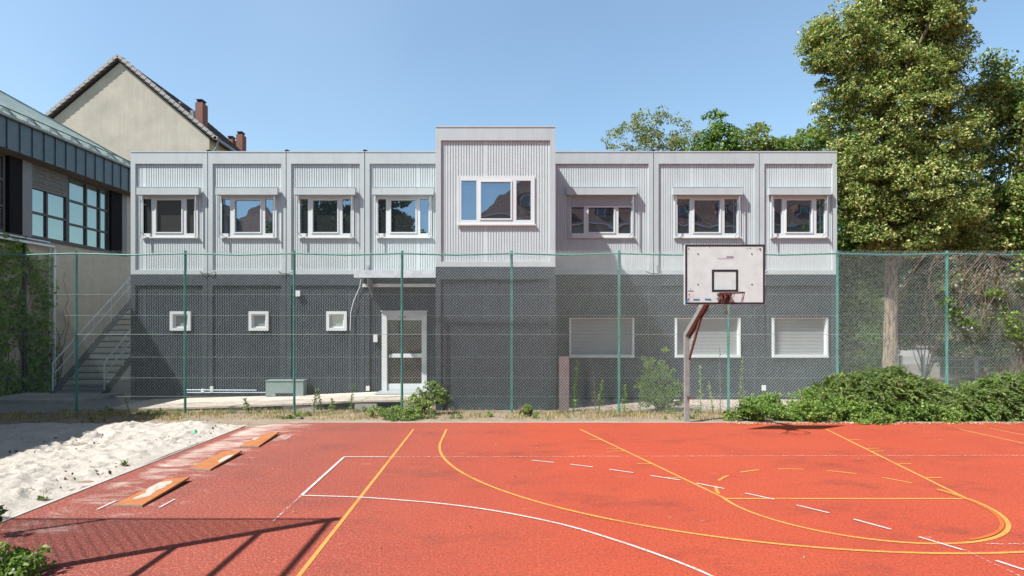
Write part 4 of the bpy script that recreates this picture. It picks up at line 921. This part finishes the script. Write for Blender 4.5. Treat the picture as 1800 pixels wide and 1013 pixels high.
# evergreen mounds and ground ivy in front of the fence at the right
def frond_points(E, n, per, L):
    E = np.array(E); idx = RNG.integers(0, len(E), n); u = RNG.normal(size=(n, 3)); u[:, 2] = np.abs(u[:, 2])*1.1; u[:, 1] = -np.abs(u[:, 1]); u /= np.linalg.norm(u, axis=1)[:, None]
    B = E[idx, :3]+u*E[idx, 3:]*RNG.uniform(.75, 1.0, (n, 1)); d = np.stack([RNG.normal(.45, .55, n), RNG.normal(-.35, .3, n), RNG.normal(.30, .38, n)], 1); d /= np.linalg.norm(d, axis=1)[:, None]
    LL = L*RNG.uniform(.5, 1.3, n)[:, None]; t = RNG.uniform(0, 1, (n, per)); P = B[:, None, :]+d[:, None, :]*(t*LL)[:, :, None]
    P[:, :, 2] -= (t*t*LL)*.55; P += RNG.normal(0, .022, (n, per, 3))*(1.25-t)[:, :, None]
    o = np.repeat(d[:, None, :], per, 1)*3.2; o[:, :, 2] -= t*2; return P.reshape(-1, 3), o.reshape(-1, 3)
def mound(label, E, ncl, per, cr, size, mats, frac, aspect, name='juniper_shrub', cat='shrub', group='spreading evergreen shrubs along the fence', **k): return shrub(name, label, cat, E, ncl, per, cr, size, mats, frac, group, aspect=aspect, **k)
mound('spreading juniper mound in front of the fence post where the building ends', [el(1500, 715, 14.75, 70, 52, .55), el(1545, 690, 14.9, 62, 42, .5), el(1470, 690, 15.0, 30, 28, .35)], 260, 95, .24, .075, ['juniper', 'leaf_bright', 'twig'], [.62, .30, .08], .28, shell=.55, up=.1)
mound('low juniper mound in front of the wire panel fence', [el(1630, 722, 14.75, 80, 30, .6), el(1600, 700, 14.9, 55, 26, .4)], 200, 95, .22, .075, ['juniper', 'leaf_bright', 'twig'], [.62, .30, .08], .28, shell=.55, up=.1)
mound('rightmost juniper mound with brown dead twigs on top', [el(1770, 705, 14.8, 85, 46, .6), el(1720, 715, 14.75, 60, 34, .5), el(1850, 700, 14.8, 80, 55, .6)], 320, 95, .24, .075, ['juniper', 'leaf_bright', 'twig'], [.62, .30, .08], .28, shell=.55, up=.1)
tw = MB()
for k in range(46):
    px = random.choice([random.uniform(1735, 1790), random.uniform(1560, 1640), random.uniform(1725, 1800)]); p = Vector((at(px, 14.95), 14.95+random.uniform(-.2, .2), zt(random.uniform(655, 690), 14.95))); pts = [p]; d = Vector((random.uniform(-1, 1), 0, random.uniform(0, .9)))
    for j in range(5): d = (d+Vector((random.uniform(-.3, .3), random.uniform(-.2, .2), random.uniform(-.4, .2)))).normalized(); p = p+d*.11; pts.append(p.copy())
    tw.tube(pts, [.009*(1-.6*i/6) for i in range(6)], 4)
tag(tw.build('dead_twigs', M['twig'], None), 'tangle of dead brown twigs lying on the juniper mounds by the fence', 'twigs', kind='stuff')
E = []
for px in range(1290, 1960, 26): E.append(el(px+random.uniform(-8, 8), 724+random.uniform(-4, 5), 14.25+random.uniform(-.15, .25), 24, (16 if px > 1330 else 8)+random.uniform(-4, 5), .36))
E += [el(1530, 738, 13.7, 34, 14, .2), el(1340, 712, 15.0, 40, 18, .2), el(1400, 706, 15.0, 50, 20, .2), el(1440, 700, 15.0, 30, 22, .2)]
P, out, C = clump_points(E, 760, 70, .15, shell=.45); P[:, 2] = np.abs(P[:, 2])+.01
tag(foliage('ground_ivy', None, P, out, .048, ['leaf_bright', 'leaf_mid', 'ivy', 'leaf_yellow'], [.38, .33, .26, .03], aspect=.75, up=.6), 'bright green ivy and weeds covering the ground in front of the fence at the right', 'ivy', kind='stuff')
# plants along the fence
shrub('elder_bush', 'pale green sprawling bush growing through the fence in front of the glass door', 'bush', [el(742, 708, 15.1, 36, 26, .3), el(715, 728, 14.5, 50, 14, .4), el(757, 690, 15.2, 26, 18, .2), el(700, 738, 14.2, 30, 7, .2), el(680, 722, 14.9, 34, 9, .2), el(775, 700, 15.2, 14, 14, .15)], 190, 46, .12, .045, ['leaf_bright', 'greyleaf', 'leaf_mid'], [.45, .3, .25], stems=40, sr=.45, shell=.2)
shrub('leafy_shrub', 'round leafy green shrub behind the fence just left of the basketball pole', 'shrub', [el(1160, 675, 15.75, 34, 36, .35), el(1140, 655, 15.75, 12, 40, .15), el(1168, 640, 15.75, 10, 30, .12), el(1185, 690, 15.75, 20, 24, .25), el(1135, 690, 15.7, 18, 18, .2), el(1160, 700, 15.7, 34, 16, .25)], 170, 44, .13, .055, ['leaf_bright', 'leaf_mid', 'leaf_dark'], [.45, .4, .15], stems=30, sr=.45)
shrub('small_plant', 'small round green plant in the dry grass at the foot of the projecting module', 'plant', [el(925, 719, 14.9, 11, 9, .15)], 14, 30, .08, .055, ['leaf_mid', 'leaf_bright'], [.5, .5])
weeds = [(1008, 633, 728, 15.1, 'tall thin weed standing beside the reddish brown board'), (1052, 668, 728, 15.1, 'stalky weed midway between the brown board and the next fence post'), (1047, 655, 728, 15.5, 'taller dry weed stalk behind the stalky weed'), (1098, 676, 728, 15.15, 'weed with reddish leaves just right of a fence post'), (1232, 643, 720, 15.6, 'slim leafy weed just right of the basketball pole'), (1253, 670, 722, 15.6, 'short weed between the basketball pole and the next fence post'), (1266, 607, 722, 16.0, 'bare brown stalk in front of the middle shuttered window'), (1299, 626, 722, 15.6, 'tall flowering weed just right of the fence post behind the hoop'), (1308, 650, 722, 15.7, 'drooping brown stalk right of the flowering weed'), (1322, 690, 722, 15.3, 'short bright weed at the left end of the ground ivy'), (552, 685, 726, 15.4, 'pale green weed in front of the walkway right of the cabinet'), (565, 683, 726, 15.6, 'second pale weed in front of the walkway, slightly right of the first'), (615, 675, 726, 15.5, 'light green weed beside the walkway left of the door'), (437, 700, 726, 15.2, 'thin weed at the fence foot left of the cabinet'), (586, 700, 728, 15.3, 'low weed between the pale weeds and the door'), (1125, 660, 728, 15.5, 'narrow weed at the left side of the round shrub'), (228, 700, 730, 14.9, 'dry pale stalk at the edge of the shade by the sand'), (655, 722, 738, 14.6, 'small weed left of the sprawling bush')]
for px, pt, pb, d, lab in weeds:
    X = at(px, d); top = zt(pt, d); root = empty('weed', (X, d, 0), lab, 'weed', 'weeds growing along the fence'); bare = 'bare' in lab or 'brown stalk' in lab or 'dry' in lab
    lx = random.uniform(-.12, .12); m = MB(); m.tube([(X, d, 0), (X+lx*.4, d, top*.5), (X+lx, d, top)], [.012, .009, .004], 5); m.build('stem', M['twig'] if bare else M['leaf_mid'], root)
    nlv = 26 if bare else 110; t = RNG.uniform(.12, 1, nlv); P = np.stack([X+lx*t+RNG.normal(0, .05, nlv)*(1.25-t), d+RNG.normal(0, .05, nlv)*(1.2-t), top*t], 1)
    foliage('leaves', root, P, RNG.normal(size=(nlv, 3))*.5, .05, ['greyleaf', 'twig'] if bare else ['leaf_bright', 'leaf_mid', 'greyleaf'], [.5, .5] if bare else [.45, .35, .2])
# ivy on the sports hall wall
iv = empty('wall_ivy', (-15.8, 19, 0), 'green ivy covering the lower wall of the sports hall', 'ivy')
n = 12500; s = RNG.uniform(12, 20.9, n*3); z = RNG.uniform(0, 5.4, n*3)
def dens(s, z):
    px = 900-16872/s; v = np.sin(s*3.1+1)*.35+np.sin(s*7.3+z*1.7)*.3+np.sin(z*2.9+s*2)*.3
    top = np.where(px < 40, 5.2, np.where(px < 90, 4.4, 2.6)); return (v > -.45+np.clip((px-60)/55, 0, 1)*.75+np.clip((z-top)/.8, 0, 3)) & (z < 5.25)
k = dens(s, z); s = s[k][:n]; z = z[k][:n]; P = np.stack([-16.46+.0322*s+RNG.uniform(.03, .28, len(s)), s, z], 1)
out = np.tile([[1., -.3, -.2]], (len(s), 1)); foliage('leaves', iv, P, out, .12, ['wallivy', 'leaf_bright', 'leaf_mid'], [.6, .2, .2], aspect=.8, droop=.4)
m = MB()
for k in range(26):
    s0 = random.uniform(14, 21.3); p = Vector((*gp(s0, .04), 0)); pts = [p]
    for j in range(random.randint(6, 14)): p = p+Vector((0, random.uniform(-.22, .22), .33)); p.x = gp(p.y, .04)[0]; pts.append(p.copy())
    m.tube(pts, [.018*(1-.7*i/len(pts)) for i in range(len(pts))], 5)
m.build('stems', M['twig'], iv)
# bush at the bottom left corner
shrub('corner_bush', 'low leafy bush in the bottom left corner beside the court', 'bush', [(-4.42, 5.15, .08, .40, .34, .24), (-4.25, 4.95, .05, .30, .25, .15), (-4.62, 5.3, .12, .2, .2, .26)], 120, 62, .085, .034, ['leaf_bright', 'greyleaf', 'leaf_mid'], [.55, .2, .25], shell=.45, stems=40, aspect=.7, sr=.3)
shrub('seedling', 'dark leafed seedling standing behind the corner bush at the left edge', 'plant', [(-5.33, 6.25, .28, .09, .1, .12)], 6, 8, .07, .08, ['leaf_dark'], [1.], stems=6, sr=.12)
for px, py, lab in ((220, 822, 'tiny green seedling in the sand near the pit edge'), (75, 882, 'flat green weed in the sand at the left'), (160, 745, 'sprig of dry grass in the sand by the shade')):
    X, Y = gd(px, py); shrub('sand_weed', lab, 'weed', [(X, Y, .07, .06, .06, .07)], 5, 8, .05, .045, ['leaf_mid', 'greyleaf'], [.6, .4], 'small weeds in the sand', stems=5, sr=.08)
# dry grass strip, litter, stones
def blades(n, fx, fy, hmin, hmax, wd=.006):
    X = fx(n); Y = fy(n, X); h = RNG.uniform(hmin, hmax, n)*(RNG.uniform(.4, 1, n)); a = RNG.uniform(0, 6.28, n); l = RNG.uniform(.1, .7, n)*h
    dx, dy = np.cos(a), np.sin(a); b = np.stack([X, Y, np.full(n, -.01)], 1); s = np.stack([-dy, dx, np.zeros(n)], 1)*wd
    m_ = b+np.stack([dx*l*.3, dy*l*.3, h*.6], 1); t_ = b+np.stack([dx*l, dy*l, h], 1)
    V = np.stack([b-s, b+s, m_+s*.8, m_-s*.8, m_-s*.8, m_+s*.8, t_+s*.2, t_-s*.2], 1).reshape(-1, 3); return V, np.arange(n*8).reshape(-1, 4)
cen = RNG.uniform(-12.5, 12, 420); cy_ = RNG.uniform(14.35, 15.75, 420)
def fx(n): global _i; _i = RNG.integers(0, 420, n); return cen[_i]+RNG.normal(0, .16, n)
def fy(n, X): return np.clip(cy_[_i]+RNG.normal(0, .13, n), 14.15, 16)
V, Q = blades(12000, fx, fy, .03, .17); mi = RNG.choice(3, len(Q)//2, p=[.84, .10, .06]).repeat(2)
tag(link('dry_grass', np_mesh('dry_grass', V, Q, mi), [M['straw'], M['leaf_mid'], M['leaf_bright']]), 'straw coloured dry grass strip along the foot of the fence', 'grass', kind='stuff')
gc = [(random.uniform(-10.5, 6), random.uniform(14.3, 15.6), .05, random.uniform(.08, .25), .12, random.uniform(.04, .12)) for k in range(34)]
P, out, C = clump_points(gc, 140, 26, .07, shell=.1); P[:, 2] = np.abs(P[:, 2])
tag(foliage('ground_weeds', None, P, out, .04, ['leaf_mid', 'leaf_bright', 'greyleaf'], [.4, .35, .25]), 'low scattered green weeds among the dry grass at the fence foot', 'weeds', kind='stuff')
def chips(name, n, fx, fy, size, m, z, label, cat):
    X = fx(n); P = np.stack([X, fy(n, X), z+RNG.uniform(0, .012, n)], 1); V, Q = leaves(P, size, .6, 1.2, None); o = link(name, np_mesh(name, V, Q), M[m]); tag(o, label, cat, kind='stuff')
chips('leaf_litter', 950, lambda n: RNG.uniform(-11.5, -5.8, n), lambda n, X: RNG.uniform(5, 14, n), .055, 'litter', .045, 'dark dead leaves and bits scattered over the sand', 'litter')
chips('court_litter', 260, lambda n: RNG.uniform(-5, 13, n), lambda n, X: 5+8.7*RNG.uniform(0, 1, n)**.5, .022, 'greyleaf', .012, 'tiny pale bits scattered over the red court', 'litter')
chips('fallen_leaves', 900, lambda n: RNG.uniform(5.5, 13, n), lambda n, X: 13.5+RNG.exponential(.22, n), .04, 'straw', .01, 'dry fallen leaves along the edge of the court under the ivy', 'leaves')

# ------------------------------------------------------------------ across the court, behind the camera: seen in the panes
op = empty('tenement_house', (16, -24, 0), 'large house with a red tiled roof across the court, seen mirrored in the windows', 'house')
oy0, oy1, ox0, ox1, oe, orr = -34., -22., -1.5, 42., 12.6, 19.5
MB().box(ox0+.5, ox1, oy0, oy1-.4, 0, oe).build('wall', M['beige'], op)
m = MB(); ym = (oy0+oy1)/2
m.add([(ox0, oy1, oe), (ox1, oy1, oe), (ox1, ym, orr), (ox0+6.5, ym, orr), (ox0, oy0, oe), (ox1, oy0, oe)], [(0,1,2,3), (4,0,3), (5,4,3,2), (1,5,2), (0,4,5,1)])
rfo = m.build('roof', M['redroof'], op)
m = MB(); m.box(ox0-.1, ox1, oy1, oy1+.15, oe-.1, oe+.06); m.build('gutter', M['galv'], op)
for k in range(9):
    X = 3+k*4.1; m = MB(); m.box(X-.7, X+.7, oy1-2.6, oy1-1.0, oe+.6, oe+2.2); m.build('dormer', M['redroof'], op); w2 = MB().box(X-.45, X+.45, oy1-1.0, oy1-.96, oe+.95, oe+2.0).build('dormer_window', M['white'], op)
    MB().box(X-.38, X+.38, oy1-.96, oy1-.955, oe+1.02, oe+1.93).build('pane', M['darkglass'], w2)
op2 = empty('gabled_annex', (-26, -26, 0), 'smaller red roofed house across the court, seen mirrored in the second window', 'house')
MB().box(-31, -21, -34, -24, 0, 10.5).build('wall', M['beige'], op2)
m = MB(); m.add([(-31.5, -23.6, 10.5), (-20.5, -23.6, 10.5), (-26, -29, 16), (-31.5, -34.4, 10.5), (-20.5, -34.4, 10.5)], [(0,1,2),(1,4,2),(4,3,2),(3,0,2),(0,3,4,1)]); m.build('roof', M['redroof'], op2)
for X, Y, r, hh_, lab in ((-17.0, -20, 3.4, 13.6, 'broad tree across the court, seen mirrored in the third window'), (-11.2, -21, 3.0, 13.2, 'tree across the court, seen mirrored in the fourth window'), (-38, -22, 6, 14, 'large dark tree across the court, seen mirrored in the first window'), (33, -16, 4, 11, 'tree across the court, seen mirrored in the last window')):
    tree('park_tree', lab, 'tree', (X, Y, 0), hh_, .25, [(X, Y, hh_, r, r, r*1.1), (X+r*.4, Y, hh_-2.5, r, r, r), (X-r*.5, Y, hh_-3, r*.9, r, r)], 620, 50, .6, .28, ['leaf_dark', 'leaf_mid'], [.6, .4], 'trees across the court')
